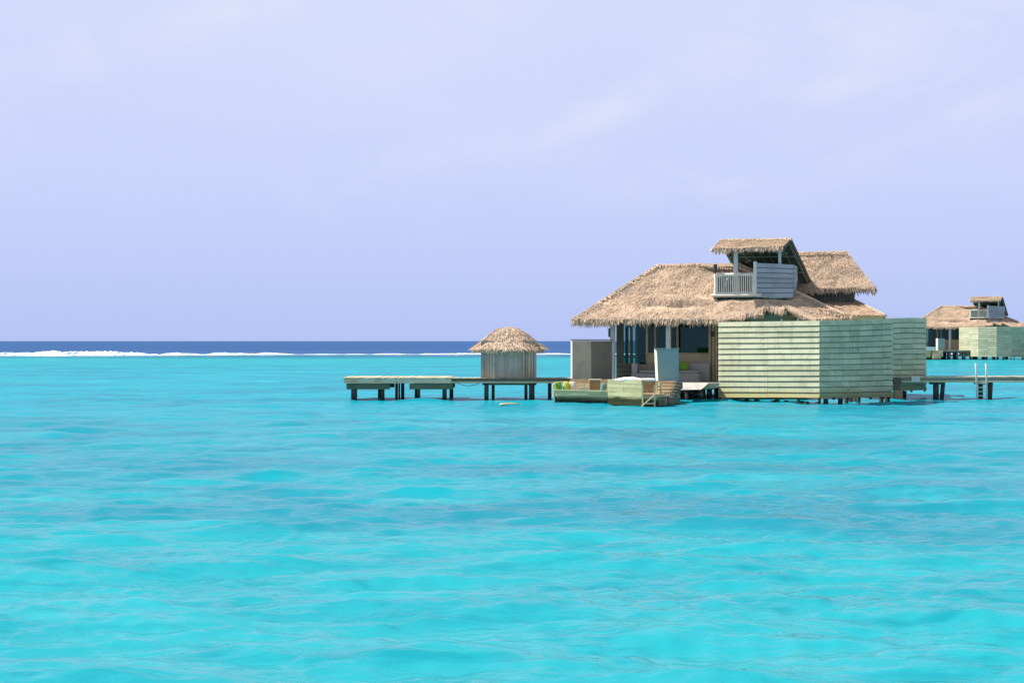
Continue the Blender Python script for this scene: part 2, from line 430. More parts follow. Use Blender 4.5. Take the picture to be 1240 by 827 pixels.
# eyebrow of straw where the two roofs meet
p0 = V(991,371,-.15); p1 = V(1026,374.5,-.55)
thatch_plane(mb, p0+Vector((0,-.45,-.12)), p1+Vector((0,-.45,-.25)), p1+Vector((-.1,.5,.05)), p0+Vector((0,.5,.22)), density=160, thick=.10, fringe=(.26,190), seed=24)
rear_roof = villa_part('rear_roof', mb, 'thatch')
mb = MB(); mb.bar((A(1003,2.6),2.6,WZ-.14), (A(1069,2.6),2.6,WZ-.14), .10, .16); mb.box(A(1026,2.5),A(1029.5,2.5),2.44,2.54,WZ-.18,WZ+.04)
villa_part('eave_beam', mb, 'hull', rear_roof)

# --- loft room and its roof (upper right)
lb0, lb1, lb2 = 4.1, 5.5, 6.9
LE = Zy(348.5, VYd(A(1020,lb0),lb0)); LR = Zy(305.5, VYd(A(1000,lb1),lb1))
mb = MB()
el = A(955,lb0); er = A(1060,lb0); tl = A(955,lb1); tr = A(1025,lb1)
thatch_plane(mb, (el,lb0,LE), (er,lb0,LE), (tr,lb1,LR), (tl,lb1,LR), density=170, fringe=(.25,210), seed=31, sides=(False,True))
thatch_plane(mb, (er,lb2,LE), (el,lb2,LE), (tl,lb1,LR), (tr,lb1,LR), density=30, fringe=(.25,40), seed=32)
thatch_plane(mb, (er,lb0,LE), (er,lb2,LE), (tr,lb1,LR), (tr,lb1,LR), density=60, fringe=(.25,50), seed=33)
ridge_cap(mb, (tl,lb1,LR), (tr,lb1,LR), 34, .22)
loft_roof = villa_part('loft_roof', mb, 'thatch')
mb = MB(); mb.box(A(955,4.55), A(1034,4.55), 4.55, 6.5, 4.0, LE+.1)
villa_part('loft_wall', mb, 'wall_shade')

# --- balcony pavilion
pb0, pb1, pb2 = -.25, .95, 5.0
pa0 = A(863,pb0); pa1 = A(948,pb0)
PZ0 = Zy(299, VYd(pa1,pb0)); PZ1 = Zy(289.5, VYd(pa1,pb1)); PZ2 = Zy(349, VYd(10,4.75))
SK = .22
def sk(a,b,z): return (a+SK*(b-pb0), b, z)
mb = MB()
thatch_plane(mb, sk(pa0,pb0,PZ0), sk(pa1,pb0,PZ0), sk(pa1,pb1,PZ1), sk(pa0,pb1,PZ1), density=260, thick=.13, fringe=(.24,230), seed=41, sides=(True,False), sag=.04)
thatch_plane(mb, sk(pa1,pb2,PZ2), sk(pa0,pb2,PZ2), sk(pa0,pb1,PZ1), sk(pa1,pb1,PZ1), density=60, thick=.12, fringe=(.2,60), seed=42, sag=.02)
ridge_cap(mb, sk(pa0,pb1,PZ1), sk(pa1,pb1,PZ1), 43, .2)
pav_roof = villa_part('pavilion_roof', mb, 'thatch_pale')
mb = MB()
pit = (PZ1-PZ2)/(pb2-pb1)
for i in range(9):
    a = pa0+.08 + i*(pa1-pa0-.16)/8
    mb.bar(sk(a,pb1,PZ1-.20), sk(a,pb2,PZ2-.18), .055, .08)
for b in (1.9, 3.2, 4.4):
    mb.bar(sk(pa0+.03,b,PZ1-(b-pb1)*pit-.27), sk(pa1-.03,b,PZ1-(b-pb1)*pit-.27), .06, .06)
villa_part('rafter', mb, 'green_wood', pav_roof)
for a in (pa0-.02, pa1+.02):
    mb = MB(); mb.bar(sk(a,pb1+.02,PZ1-.06), sk(a,pb2+.05,PZ2-.06), .05, .22); villa_part('barge_board', mb, 'dark_wood', pav_roof)
    mb = MB(); mb.bar(sk(a,pb1-.02,PZ1-.08), sk(a,pb0+.1,PZ0-.06), .05, .14); villa_part('barge_board', mb, 'dark_wood', pav_roof)
# lining of the long slope
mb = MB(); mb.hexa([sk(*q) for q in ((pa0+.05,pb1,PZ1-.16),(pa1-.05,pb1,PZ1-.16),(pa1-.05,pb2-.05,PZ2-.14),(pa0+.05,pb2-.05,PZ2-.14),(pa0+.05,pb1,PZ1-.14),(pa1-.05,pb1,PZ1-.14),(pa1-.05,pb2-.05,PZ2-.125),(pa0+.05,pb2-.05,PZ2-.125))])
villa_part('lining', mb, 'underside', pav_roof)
# balcony
bb = .15
BZ = Zy(357.5, VYd(A(890,bb),bb))
ba0 = A(863,bb); ba1 = A(961,bb); bm_ = A(914.5,bb)
balc = MB(); balc.box(ba0-.05, bm_+.3, bb+.02, 3.2, BZ-.06, BZ+.06); balc.tube([(ba0-.06,bb-.03,BZ-.0),(bm_+.32,bb-.03,BZ-.0)], .085, 4); balc.box(bm_+.31, ba1-.04, bb+.06, 3.2, BZ-.10, BZ+.04)
balcony = villa_part('balcony_floor', balc, 'white', bevel=.01)
zr = Zy(331.5, VYd(A(890,bb),bb))
mb = MB()
al = A(866.3,bb)
for a in (al, bm_-.05):
    mb.tube([(a,bb,BZ+.062),(a,bb,zr)], .07, 4)
mb.tube([(al+.052,bb,zr-.04),(bm_-.102,bb,zr-.04)], .07, 4); mb.tube([(al+.052,bb,BZ+.12),(bm_-.102,bb,BZ+.12)], .04, 4)
nb = 17
for i in range(nb):
    a = al+.05 + (i+.5)*(bm_-al-.15)/nb
    mb.tube([(a,bb,BZ+.13),(a,bb,zr-.06)], .026, 4)
for i in range(14):                                   # left return of the railing
    b = bb+.16+i*.19; mb.box(al-.017, al+.017, b-.018, b+.018, BZ+.152, zr-.092)
mb.box(al-.04, al+.04, bb+.052, 2.9, zr-.088, zr+.005)
villa_part('railing', mb, 'white')
mb = MB(); mb.box(al+.06, bm_+1.6, 1.9, 1.96, BZ-.1, zr+.1); mb.box(al+.06, al+.11, bb+.2, 1.89, BZ+.062, zr-.15); villa_part('balcony_wall', mb, 'wall_shade')
mb = MB(); mb.bar((A(873,.7),.7,BZ+.1), (A(883,.9),.9,zr-.05), .09, .05); mb.bar((A(883,.95),.95,zr-.05), (A(890,1.0),1.0,BZ+.15), .06, .05)
tag(mb.build('folding_chair', M['grey_board']), 'grey folding deck chair standing behind the white balcony railing', 'chair')
ch = bpy.data.objects['folding_chair']; ch.location = (VX,VY,0); ch.rotation_euler = (0,0,-TH)
# grey board box on the right of the balcony
zt_l = Zy(317.5, VYd(bm_,bb)); zb_ = Zy(360.5, VYd(bm_,bb)); zt_r = Zy(319.5, VYd(ba1,bb))
mb = MB()
siding(mb, (bm_+.07,bb), (ba1,bb), (zb_,zb_), (zt_l,zt_r), 7, lip=.02, seam=[.45])
siding(mb, (ba1,bb+.01), (ba1,2.6), (zb_,zb_+.9), (zt_r,zt_r), 7, lip=.02)
villa_part('balcony_screen', mb, 'grey_board')
mb = MB(); mb.tube([(bm_,bb-.03,zb_+.14),(bm_,bb-.03,zt_l+.03)], .085, 4)
mb.box(bm_-.04, bm_+.05, bb+.062, 1.6, zb_+.3, zt_l-.02)
villa_part('corner_post', mb, 'white', bevel=.008)
for px, b, w, py in ((891,.35,.20,298), (944.3,.35,.13,297)):
    a = A(px,b); mb = MB(); mb.box(a-w/2, a+w/2, b-w/2, b+w/2, BZ+.06, Zy(py,VYd(a,b)))
    villa_part('pavilion_post', mb, 'post', bevel=.01)
for px, w in ((888,.15), (938,.15)):
    b = 3.0; a = A(px,b); mb = MB(); mb.box(a-w/2, a+w/2, b-w/2, b+w/2, 4.6, PZ1-(b-pb1)*pit-.2)
    villa_part('pavilion_post', mb, 'post')
mb = MB(); b = 3.0
mb.box(A(888,b)+.08, A(938,b)-.08, b-.05, b+.05, Zy(328,VYd(A(900,b),b))-.06, Zy(328,VYd(A(900,b),b))+.04)
mb.box(A(880,b), A(960,b), b+.06, b+.12, 4.4, Zy(330,VYd(A(900,b),b))-.08)
villa_part('back_rail', mb, 'green_wood')
# lantern on the railing corner
mb = MB(); a = al; zl = zr
mb.tube([(a,bb,zl+.01),(a,bb,zl+.14)], .03, 8); mb.tube([(a,bb,zl+.14),(a,bb,zl+.17),(a,bb,zl+.42),(a,bb,zl+.44)], .085, 10)
mb.tube([(a,bb,zl+.44),(a,bb,zl+.47)], .10, 10)
lan = mb.build('lantern', M['metal_dark']); lan.location = (VX,VY,0); lan.rotation_euler = (0,0,-TH)
tag(lan, 'black cylindrical lantern on the left corner post of the balcony railing', 'lantern')

# --- ground floor: deck, posts, room
mb = MB()
n = 36
for i in range(n):
    b = -3.9 + i*.26
    mb.box(-1.6 if b > -1.2 else 1.0, A(866,-3.9)+ (0.0 if b < -1.6 else 4), b, b+.25, DZ-.05, DZ)
deck = villa_part('deck', mb, 'deck')
mb = MB()
for b in (-3.7, -1.6, .4, 3.0, 5.2): mb.bar((-1.4 if b > -1 else 1.1,b,DZ-.15), (9.0 if b > -1 else A(865,-3.9),b,DZ-.15), .14, .18)
villa_part('joist', mb, 'jetty_dark', deck)
for (px, b, w) in ((742, 0, .235), (809.5, 0, .23)):
    a = A(px,b); mb = MB(); mb.box(a-w/2, a+w/2, b-w/2, b+w/2, DZ, EZ+.35)
    villa_part('veranda_post', mb, 'post', bevel=.015)
fb = 1.6                                     # the glazed front
zs = Zy(428.5, VYd(A(820,fb),fb))            # sill height
TOP = 4.35
mb = MB()
mb.box(A(783.5,fb), A(859,fb), fb-.06, fb+.06, DZ, zs)
front_wall = villa_part('front_wall', mb, 'tan_wood')
mb = MB(); mb.box(A(782,fb)-.02, A(860,fb)+.02, fb-.12, fb+.08, zs+.002, zs+.05); villa_part('sill', mb, 'tan_wood', front_wall)
# frames and panes
def frame(px, w, m='tan_wood', b=fb, z0=None):
    a = A(px,b); mb = MB(); mb.box(a-w/2, a+w/2, b-.06, b+.06, DZ if z0 is None else z0, TOP); return villa_part('mullion', mb, m)
for px, w, m in ((753.3,.13,'dark_wood'), (783.6,.11,'tan_wood'), (793.6,.09,'tan_wood'), (820.3,.12,'tan_wood')): frame(px, w, m, fb-.002, DZ if px < 790 else zs+.052)
mb = MB()
for px, w in ((859.5,.10), (864,.11), (867.5,.13)):
    a = A(px,fb); mb.box(a-w/2, a+w/2, fb-.08, fb+.05, DZ, TOP)
villa_part('door_frame', mb, 'tan_wood')
mb = MB(); a = A(861.7,fb); mb.box(a-.05,a+.05, fb-.02,fb+.02, DZ, TOP); villa_part('door_leaf', mb, 'green_wood')
for q0, q1, zz in ((754.6,782.6,DZ+.05), (784.8,792.8,zs+.052), (794.4,819,zs+.052), (821.6,858.4,zs+.052)):
    mb = MB(); mb.box(A(q0,fb), A(q1,fb), fb+.01, fb+.03, zz, TOP); villa_part('window_pane', mb, 'glass')
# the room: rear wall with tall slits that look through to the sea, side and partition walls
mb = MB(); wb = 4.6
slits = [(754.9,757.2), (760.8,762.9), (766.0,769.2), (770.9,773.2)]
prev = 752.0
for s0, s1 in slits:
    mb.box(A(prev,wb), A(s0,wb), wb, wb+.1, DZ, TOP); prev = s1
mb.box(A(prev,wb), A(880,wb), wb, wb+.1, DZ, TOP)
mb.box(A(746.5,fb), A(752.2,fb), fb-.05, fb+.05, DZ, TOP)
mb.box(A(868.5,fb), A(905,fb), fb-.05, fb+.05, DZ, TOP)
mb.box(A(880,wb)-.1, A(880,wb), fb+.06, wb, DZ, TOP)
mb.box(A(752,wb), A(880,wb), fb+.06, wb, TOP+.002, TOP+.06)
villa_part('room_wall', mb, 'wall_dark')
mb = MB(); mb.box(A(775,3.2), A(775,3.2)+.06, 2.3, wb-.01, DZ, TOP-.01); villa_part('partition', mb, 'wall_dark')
# a rail across the slits on the sea side
mb = MB(); mb.box(A(753,5.2), A(776,5.2), 5.2, 5.26, 1.9, 1.96)
for i in range(8): 
    a = A(753,5.2)+i*(A(776,5.2)-A(753,5.2))/7; mb.box(a-.02,a+.02,5.2,5.24,DZ,1.9)
villa_part('rear_railing', mb, 'dark_wood')
mb = MB(); a = A(739,-.05); mb.box(a-.09,a+.02,-.12,.0, 2.98, 3.42); villa_part('wall_lamp', mb, 'metal_dark', bevel=.01)
a = A(863,fb-.15); mb = MB(); mb.box(a-.06,a+.06,fb-.2,fb-.081,3.0,3.25); villa_part('wall_lamp', mb, 'metal_dark', bevel=.01)
# villa piles
k = 0
for b in (-3.7, -1.6, .4, 3.0, 5.2):
    for a in np.arange(-1.2 if b > -1 else 2.6, 9.5 if b > -1 else 5.4, 1.15 if b > -1 else .8):
        mb = MB(); jx = random.uniform(-.12,.12)
        mb.tube([(a+jx+random.uniform(-.06,.06),b,-1.5),(a+jx,b,DZ-.26)], .13, 9)
        villa_part('pile', mb, 'pile', smooth=True)
mb = MB()
for i in range(3):
    a = 2.6+i*.8; mb.bar((a,-3.5,.0), (a+.7,-3.52,DZ-.28), .08, .10)
villa_part('brace', mb, 'pile')
# white fascia sheet on the deck edge
mb = MB(); b = -3.96; q = lambda px,py,bb_=b: V(px,py,bb_)
l0, l1, l2, l3 = q(823.5,463.2), q(858.5,463.6), q(849,471.6,-4.6), q(823.5,472,-4.6)
mb.hexa([l3, l2, l2+Vector((0,.03,0)), l3+Vector((0,.03,0)), l0, l1, l1+Vector((0,.03,0)), l0+Vector((0,.03,0))])
villa_part('fascia', mb, 'pale_sheet')
mb = MB(); mb.bar(q(848,469.5)+Vector((0,.06,0)), q(870,467.5)+Vector((0,.06,0)), .06, .14); mb.bar(q(857,465.3)+Vector((0,.05,0)), q(871,465)+Vector((0,.05,0)), .06, .10)
villa_part('deck_edge', mb, 'jetty')

# --- veranda furniture (things standing on the deck)
def vthing(name, label, cat, group=None):
    return thing(name, label, cat, (VX,VY,0), -TH, group)
b = .55
s1 = vthing('sofa', 'grey cushioned sofa with a pale woven arm on the veranda, left of the blue panel', 'sofa')
z = lambda py, px=800, b=b: Zy(py, VYd(A(px,b),b))
mb = MB(); mb.box(A(766,b), A(799,b), b-.35, b+.45, DZ, z(452)); mb.build('base', M['fabric_grey'], s1, bevel=.02)
mb = MB(); mb.box(A(766.3,b), A(773,b), b-.33, b+.35, z(452)+.002, z(440)); mb.build('arm', M['fabric_grey'], s1, bevel=.03)
mb = MB(); mb.pad((A(785,b),b+.02,z(450)), .48,.36,.09); mb.build('seat', M['fabric_grey'], s1, smooth=True)
mb = MB(); mb.box(A(773.5,b), A(799,b), b+.46, b+.62, DZ, z(441)); mb.build('backrest', M['fabric_brown'], s1, bevel=.03)
def cushion(name, label, px, py, b, sx, sz, m, tilt=0, group=None, lean=12):
    p = V(px,py,b); mb = MB(); mb.pad((0,0,0), sx, sz, .10, Matrix.Rotation(R(tilt),3,'Y') @ Matrix.Rotation(R(90-lean),3,'X'), e=.5)
    o = mb.build(name, M[m], smooth=True); o.matrix_world = Matrix.Translation((VX,VY,0)) @ Matrix.Rotation(-TH,4,'Z') @ Matrix.Translation(p)
    return tag(o, label, 'cushion', group)
cushion('cushion', 'brown scatter cushion leaning on the veranda sofa left of the blue panel', 778, 446.5, b+.25, .22, .22, 'fabric_brown', 6)
cushion('cushion', 'second brown cushion beside the blue panel, right end of the left sofa', 788, 446, b+.25, .24, .23, 'fabric_brown', -5)
s2 = vthing('sofa', 'grey sofa with a low back on the veranda, right of the blue panel', 'sofa')
mb = MB(); mb.box(A(820,b), A(847.5,b), b-.35, b+.45, DZ, z(451.5)); mb.build('base', M['fabric_grey'], s2, bevel=.02)
mb = MB(); mb.pad((A(834,b),b+.02,z(450)), .52,.36,.08); mb.build('seat', M['fabric_grey'], s2, smooth=True)
mb = MB(); mb.box(A(833,b), A(857.5,b), b+.46, b+.64, DZ, z(440)); mb.build('backrest', M['fabric_grey'], s2, bevel=.03)
cushion('cushion', 'bright green square cushion on the sofa right of the blue panel', 828, 443.2, b+.22, .23, .23, 'fabric_green', 4)
cushion('cushion', 'lime green cushion inside the large dark window', 851.5, 421, fb+.45, .23, .24, 'fabric_green', 0, lean=2)
mb = MB(); mb.box(A(838,fb+.55), A(858,fb+.55), fb+.25, fb+.7, DZ, zs+.06); o = mb.build('window_bench', M['tan_wood']); o.location=(VX,VY,0); o.rotation_euler=(0,0,-TH)
tag(o, 'low tan bench inside the large window under the lime green cushion', 'bench')
mb = MB(); 
for i in range(4): mb.box(A(747,.9), A(765.5,.9), .86-.02*(i%2), .95, DZ+.03+i*.22, DZ+.03+i*.22+.19)
mb.box(A(747,.9), A(765.5,.9), .951, 1.3, DZ, DZ+.88)
o = mb.build('storage_bench', M['dark_wood']); o.location=(VX,VY,0); o.rotation_euler=(0,0,-TH)
tag(o, 'dark slatted storage bench by the front left veranda post', 'bench')

# ================================================================== far villa: the same house, farther off
def copy_tree(o, parent=None, skip=()):
    c = o.copy(); col.objects.link(c); c.parent = parent
    for ch in [x for x in bpy.data.objects if x.parent == o]:
        if ch.name.split('.')[0] in skip: continue
        copy_tree(ch, c, skip)
    return c
FY = 214.0; FS = 1.30; FZS = 1.15; FZ0 = .45
far = copy_tree(villa, None, skip=('loft_roof','loft_wall','rear_roof','fascia'))
af = A(865, .15)                                # balcony corner should sit at px 1174.5
wx = X(1174.5, FY); 
far.location = (wx - FS*(af*CT+.15*ST), FY + FS*(af*ST-.15*CT), FZ0); far.scale = (FS, FS, FZS)
tag(far, 'small distant thatched villa at the right edge of the picture with a square loft balcony', 'villa')

# ================================================================== fences
def fence(name, label, corners, nboards, m_list, seams, pile_step, pile_low=True):
    """corners: (px, Y, ytop, ybottom); one part per facet"""
    f = thing(name, label, 'fence', (X(corners[0][0],corners[0][1]), corners[0][1], 0))
    o = Vector(f.location)
    for i, (c0, c1) in enumerate(zip(corners, corners[1:])):
        p0 = (X(c0[0],c0[1])-o.x, c0[1]-o.y); p1 = (X(c1[0],c1[1])-o.x, c1[1]-o.y)
        mb = MB(); siding(mb, p0, p1, (Zy(c0[3],c0[1]), Zy(c1[3],c1[1])), (Zy(c0[2],c0[1]), Zy(c1[2],c1[1])), nboards, seam=seams[i])
        mb.build('board_panel', M[m_list[i]], f)
        d = Vector((p1[0]-p0[0], p1[1]-p0[1], 0)); L = d.length; d.normalize(); nn = Vector((-d.y,d.x,0))
        mb = MB()
        for k in range(2+int(L/1.4)):
            q = Vector((*p0,0)) + d*(L*(k/(1+int(L/1.4)))*.98+.03) + nn*.08
            mb.box(q.x-.05,q.x+.05,q.y-.04,q.y+.04, Zy(c0[3],c0[1])-.1, Zy(c0[2],c0[1])-.04)
        q0 = Vector((*p0, Zy(c0[3],c0[1])+.06)) + nn*.07; q1 = Vector((*p1, Zy(c1[3],c1[1])+.06)) + nn*.07
        mb.bar(q0, q1, .10, .14)
        mb.build('fence_frame', M['hull'], f)
        for k in range(max(2,int(L/pile_step))):
            q = Vector((*p0,0)) + d*(L*(k+.4+random.uniform(-.25,.25))/max(2,int(L/pile_step))) + nn*random.choice((.12,.5,1.1))
            mb = MB(); mb.tube([q+Vector((random.uniform(-.1,.1),0,-1.3)), q+Vector((0,0,Zy(c0[3],c0[1])-.05))], random.uniform(.09,.13), 8)
            mb.build('pile', M['pile'], f, smooth=True)
    return f
cA = (870.3, 66.5, 389.0, 481.0); cB = (993, 62.4, 387.3, 481.6)
cs = [cA, cB, (1028, 63.0, 386.6, 481.4), (1056, 64.0, 385.6, 480.8), (1080.5, 65.8, 384.6, 480.2)]
fence('privacy_fence', 'tall curved board fence, pale green and teal, hiding the right side of the large villa', cs, 14,
      ['siding','siding_weathered','siding_weathered','siding_weathered'], [[.5],[.3,.75],[.45],[.5]], .55)
cc = [(1076, 67.6, 384.4, 473), (1105, 68.2, 383.6, 472.5), (1121.3, 69.2, 384.2, 472)]
fence('privacy_fence', 'narrow green board fence behind the right end of the curved fence, next to the walkway', cc, 14, ['siding_weathered','siding_weathered'], [[.5],[]], 1.0)
cf = [(1161.5, 212, 396.2, 431), (1185, 207, 395.8, 431.6), (1207, 205.5, 395.6, 431.8), (1225, 206, 395.2, 432), (1262, 213, 395, 431.5)]
fence('privacy_fence', 'distant pale green board fence before the small far villa at the right edge', cf, 14,
      ['siding','siding','siding','siding_weathered'], [[.5],[.5],[.5],[.3,.6]], 1.3)

# ================================================================== sunken lounge platform in front of the villa
LY = 61.4
hp_ = [(671.5,62.3),(735.5,61.4),(777,60.4),(805,60.9),(823.5,63.6)]     # plan of the outer edge (px, distance)
lo = thing('lounge_platform', 'low timber lounge platform in the water with yellowish plank sides and steps', 'platform', (X(735,61.4),61.4,0))
O = Vector(lo.location)
def lp(px, py, Y): return P(px,py,Y) - O
def lq(px, Y, z): return Vector((X(px,Y),Y,z)) - O
def plank_wall(name, p0, p1, zb, zt, n, m, th=.07, par=lo):
    mb = MB(); d = (p1-p0); d.z = 0; L = d.length; d.normalize(); nn = Vector((d.y,-d.x,0))
    for k in range(n):
        za = zb+(zt-zb)*k/n; zc = zb+(zt-zb)*(k+1)/n-.012
        cuts = [0, random.uniform(.35,.65), 1]
        for c0, c1 in zip(cuts, cuts[1:]):
            q0 = p0+d*(L*c0+.003); q1 = p0+d*(L*c1-.003); j = nn*random.uniform(0,.012)
            b4 = [q0-nn*th, q1-nn*th, q1+j, q0+j]
            mb.hexa([Vector((v.x,v.y,za)) for v in (b4[3],b4[2],b4[1],b4[0])] + [Vector((v.x,v.y,zc)) for v in (b4[3],b4[2],b4[1],b4[0])])
    return mb.build(name, M[m], par)
zl = Zy(474, 62); zm = Zy(459.5, 61.2)
plank_wall('side_wall', lq(671.5,63.3,0), lq(735.3,62.1,0), .18, zl, 3, 'hull_green')
plank_wall('side_wall', lq(735.7,62.05,0), lq(777,60.5,0), .02, zm, 6, 'hull')
plank_wall('side_wall', lq(671.2,65.5,0), lq(671.2,63.32,0), .18, zl, 3, 'hull_green')
plank_wall('side_wall', lq(799,60.75,0), lq(823.5,63.3,0), .02, Zy(479.5,61.5), 2, 'green_wood')
plank_wall('side_wall', lq(823.5,63.3,0), lq(823.5,65.8,0), .02, Zy(474,64), 3, 'green_wood')
# base skirt (dark, at the water) and floor
mb = MB()
pts = [lq(p,Y+.10,0) for p,Y in ((673,63.3),(735.5,62.1),(777,60.55))] + [lq(799,60.85,0), lq(822.5,63.4,0), lq(822.5,65.8,0), lq(673,65.8,0)]
bt = [Vector((p.x,p.y,-.25)) for p in pts]; tp = [Vector((p.x,p.y,.42)) for p in pts]; n = len(pts)
mb.add(bt+tp, [tuple(range(n-1,-1,-1)), tuple(range(n,2*n))] + [(i,(i+1)%n,n+(i+1)%n,n+i) for i in range(n)], .4)
mb.build('base', M['hull_green'], lo)
mb = MB()
for i in range(9):                                      # lower blocks at the waterline
    px = 676+i*11.5; Y = 63.34-.019*(px-671); c = lq(px,Y,0)
    mb.box(c.x-.12,c.x+.14,c.y-.02,c.y+.2,-.4,.17)
mb.build('footing', M['pile'], lo)
# inner back walls and corner boards (pale wood)
plank_wall('back_panel', lq(690,65.4,0), lq(737,65.2,0), .44, Zy(459,65.3), 4, 'raw_wood', .06)
plank_wall('back_panel', lq(699,63.9,0), lq(713,63.7,0), .44, Zy(464,63.8), 3, 'raw_wood', .06)
plank_wall('back_panel', lq(701,62.9,0), lq(712.5,62.8,0), .44, Zy(468.5,62.8), 2, 'fabric_beige', .10)
mb = MB(); c = lq(714,64.4,0); mb.box(c.x, c.x+.48, c.y, c.y+.3, .44, Zy(460.5,64.4)); mb.build('cabinet', M['brown_wood'], lo, bevel=.01)
mb = MB(); c = lq(713.5,64.4,0); mb.box(c.x, c.x+.56, c.y-.02, c.y+.35, Zy(460.5,64.4)+.003, Zy(459,64.4)); mb.build('counter_top', M['fabric_beige'], lo)
mb = MB(); mb.box(lq(712.5,62.9,0).x, lq(735,62.9,0).x, lq(0,62.6,0).y, lq(0,63.3,0).y, .44, Zy(474.5,62.9)+.02); mb.build('step_seat', M['hull_green'], lo)
# top rails
for (p,Y,p2,Y2,z_,m) in ((671,63.28,735,62.08,zl,'hull_green'),):
    mb = MB(); mb.bar(lq(p,Y+.03,z_+.02), lq(p2,Y2+.03,z_+.02), .14, .04); mb.build('top_rail', M[m], lo)
mb = MB(); mb.tube([lq(671.8,63.3,.05), lq(670.2,63.3,.35), lq(670.0,63.4,.8), lq(671.5,63.6,Zy(464.5,63.6))], .05, 8); mb.tube([lq(671.5,63.6,Zy(464.5,63.6)), lq(676,64.0,Zy(463,64)), lq(690,64.8,Zy(463,64.8))], .045, 8)
mb.build('corner_fender', M['fabric_beige'], lo, smooth=True)
# stairs down to the water
for i in range(6):
    f = i/5; Y = 64.6-3.6*f*.8; zz = Zy(461.5,64.6)+(.32-Zy(461.5,64.6))*f
    mb = MB(); c0 = lq(797.5,Y,zz); c1 = lq(818.5-11.5*f,Y,zz)
    mb.box(c0.x, c1.x, c0.y-.32, c0.y+.30, zz-.06, zz); mb.box(c0.x, c1.x-.004, c0.y-.28, c0.y-.25, zz-.24, zz-.062)
    mb.build('stair_tread', M['raw_wood'], lo)
for i in range(6):                                     # stepped side of the stair
    f = i/5; Y = 64.7-2.9*f; zz = Zy(462.5,64.6)+(.40-Zy(462.5,64.6))*f
    mb = MB(); c = lq(819-11.5*f,Y,0); mb.box(c.x+.02, c.x+.26, c.y-.25, c.y+.25, zz-.32, zz-.02); mb.build('stair_side', M['screen_dark'], lo, bevel=.01)
plank_wall('stair_wall', lq(777.6,62.6,0), lq(797,62.4,0), .42, Zy(461,62.6), 4, 'brown_wood', .08)
mb = MB(); c0 = lq(778,61.2,0); c1 = lq(806,61.2,0); mb.box(c0.x, c1.x, c0.y-.35, c0.y+1.1, .40, .50); mb.build('landing', M['raw_wood'], lo)
mb = MB()
for px,Y,py in ((795.6,62.2,461),(799.6,61.6,462)): mb.box(lq(px,Y,0).x-.05, lq(px,Y,0).x+.05, lq(px,Y,0).y-.05, lq(px,Y,0).y+.05, .0, Zy(py,Y))
mb.build('newel_post', M['raw_wood'], lo)
# ladder
mb = MB(); la = thing('wooden_ladder', 'small pale wooden ladder from the lounge platform down into the water', 'ladder', (X(785,60.3),60.3,0))
oo = Vector(la.location)
for px in (778.2, 792.8):
    mb = MB(); mb.bar(P(px,494,60.1)-oo+Vector((0,0,-.35)), P(px,466,60.35)-oo, .055, .07); mb.build('rail', M['raw_wood'], la)
for py in (488.5, 482):
    mb = MB(); mb.bar(P(778.6,py,60.2)-oo, P(792.4,py,60.2)-oo, .05, .05); mb.build('rung', M['raw_wood'], la) if py > 485 else None
mb = MB(); mb.bar(P(776.5,492.5,60.05)-oo, P(793.2,477.5,60.15)-oo, .05, .04); mb.build('brace', M['raw_wood'], la)
# cushions and mattress on the platform
def fcushion(label, px, py, Y, sx, sz, m, tilt=0, lean=20, name='cushion'):
    mb = MB(); mb.pad((0,0,0), sx, sz, .13, Matrix.Rotation(R(tilt),3,'Y') @ Matrix.Rotation(R(90-lean),3,'X'), e=.5)
    o = mb.build(name, M[m], smooth=True); o.location = P(px,py,Y); return tag(o, label, 'cushion')
fcushion('bright green cushion at the left corner of the lounge platform', 675.8, 468.5, 63.8, .17, .25, 'fabric_green', -8)
fcushion('yellow cushion beside the green one on the lounge platform', 685.3, 468.3, 63.9, .14, .24, 'fabric_lime', 3)
fcushion('beige cushion right of the yellow cushion on the lounge platform', 693.2, 468.6, 64.0, .17, .25, 'fabric_beige', -4)
fcushion('teal patterned cushion at the right end of the low platform side', 730.5, 470.2, 63.0, .13, .24, 'fabric_teal', 10)
mb = MB()
pts_ = [(739,461,61.95),(748,459.2,61.6),(757,457.4,61.25),(769,456.8,60.85),(777,458.6,60.65),(794.5,458.6,60.6)]
prof = []
for px,py,Y in pts_: prof.append((lq(px,Y,0), Zy(py,Y), Zy(461.3,Y)))
vs = []; fs = []
sub = []
for (p,zt,zb),(p2,zt2,zb2) in zip(prof,prof[1:]):
    for k in range(6):
        f = k/6; sub.append((p.lerp(p2,f), zt+(zt2-zt)*f + .02*mn.noise(Vector((p.x*3+f*4,1,0))), zb+(zb2-zb)*f))
sub.append(prof[-1])
for p,zt,zb in sub:
    for dy,z_ in ((-.02,zb),(-.05,(zb+zt)/2),(-.02,zt-.015),(.15,zt),(.9,zt),(1.05,zt-.03),(1.05,zb)): vs.append(p+O+Vector((0,dy,z_)))
k = 7
for i in range(len(sub)-1):
    for j in range(k): fs.append((i*k+j,(i+1)*k+j,(i+1)*k+(j+1)%k,i*k+(j+1)%k))
fs.append(tuple(range(k))); fs.append(tuple((len(sub)-1)*k+j for j in range(k-1,-1,-1)))
mb.add(vs,fs,.5); mo = mb.build('mattress', M['white_cloth'], smooth=True)
tag(mo, 'rumpled white mattress lying along the top of the yellowish plank side', 'mattress')

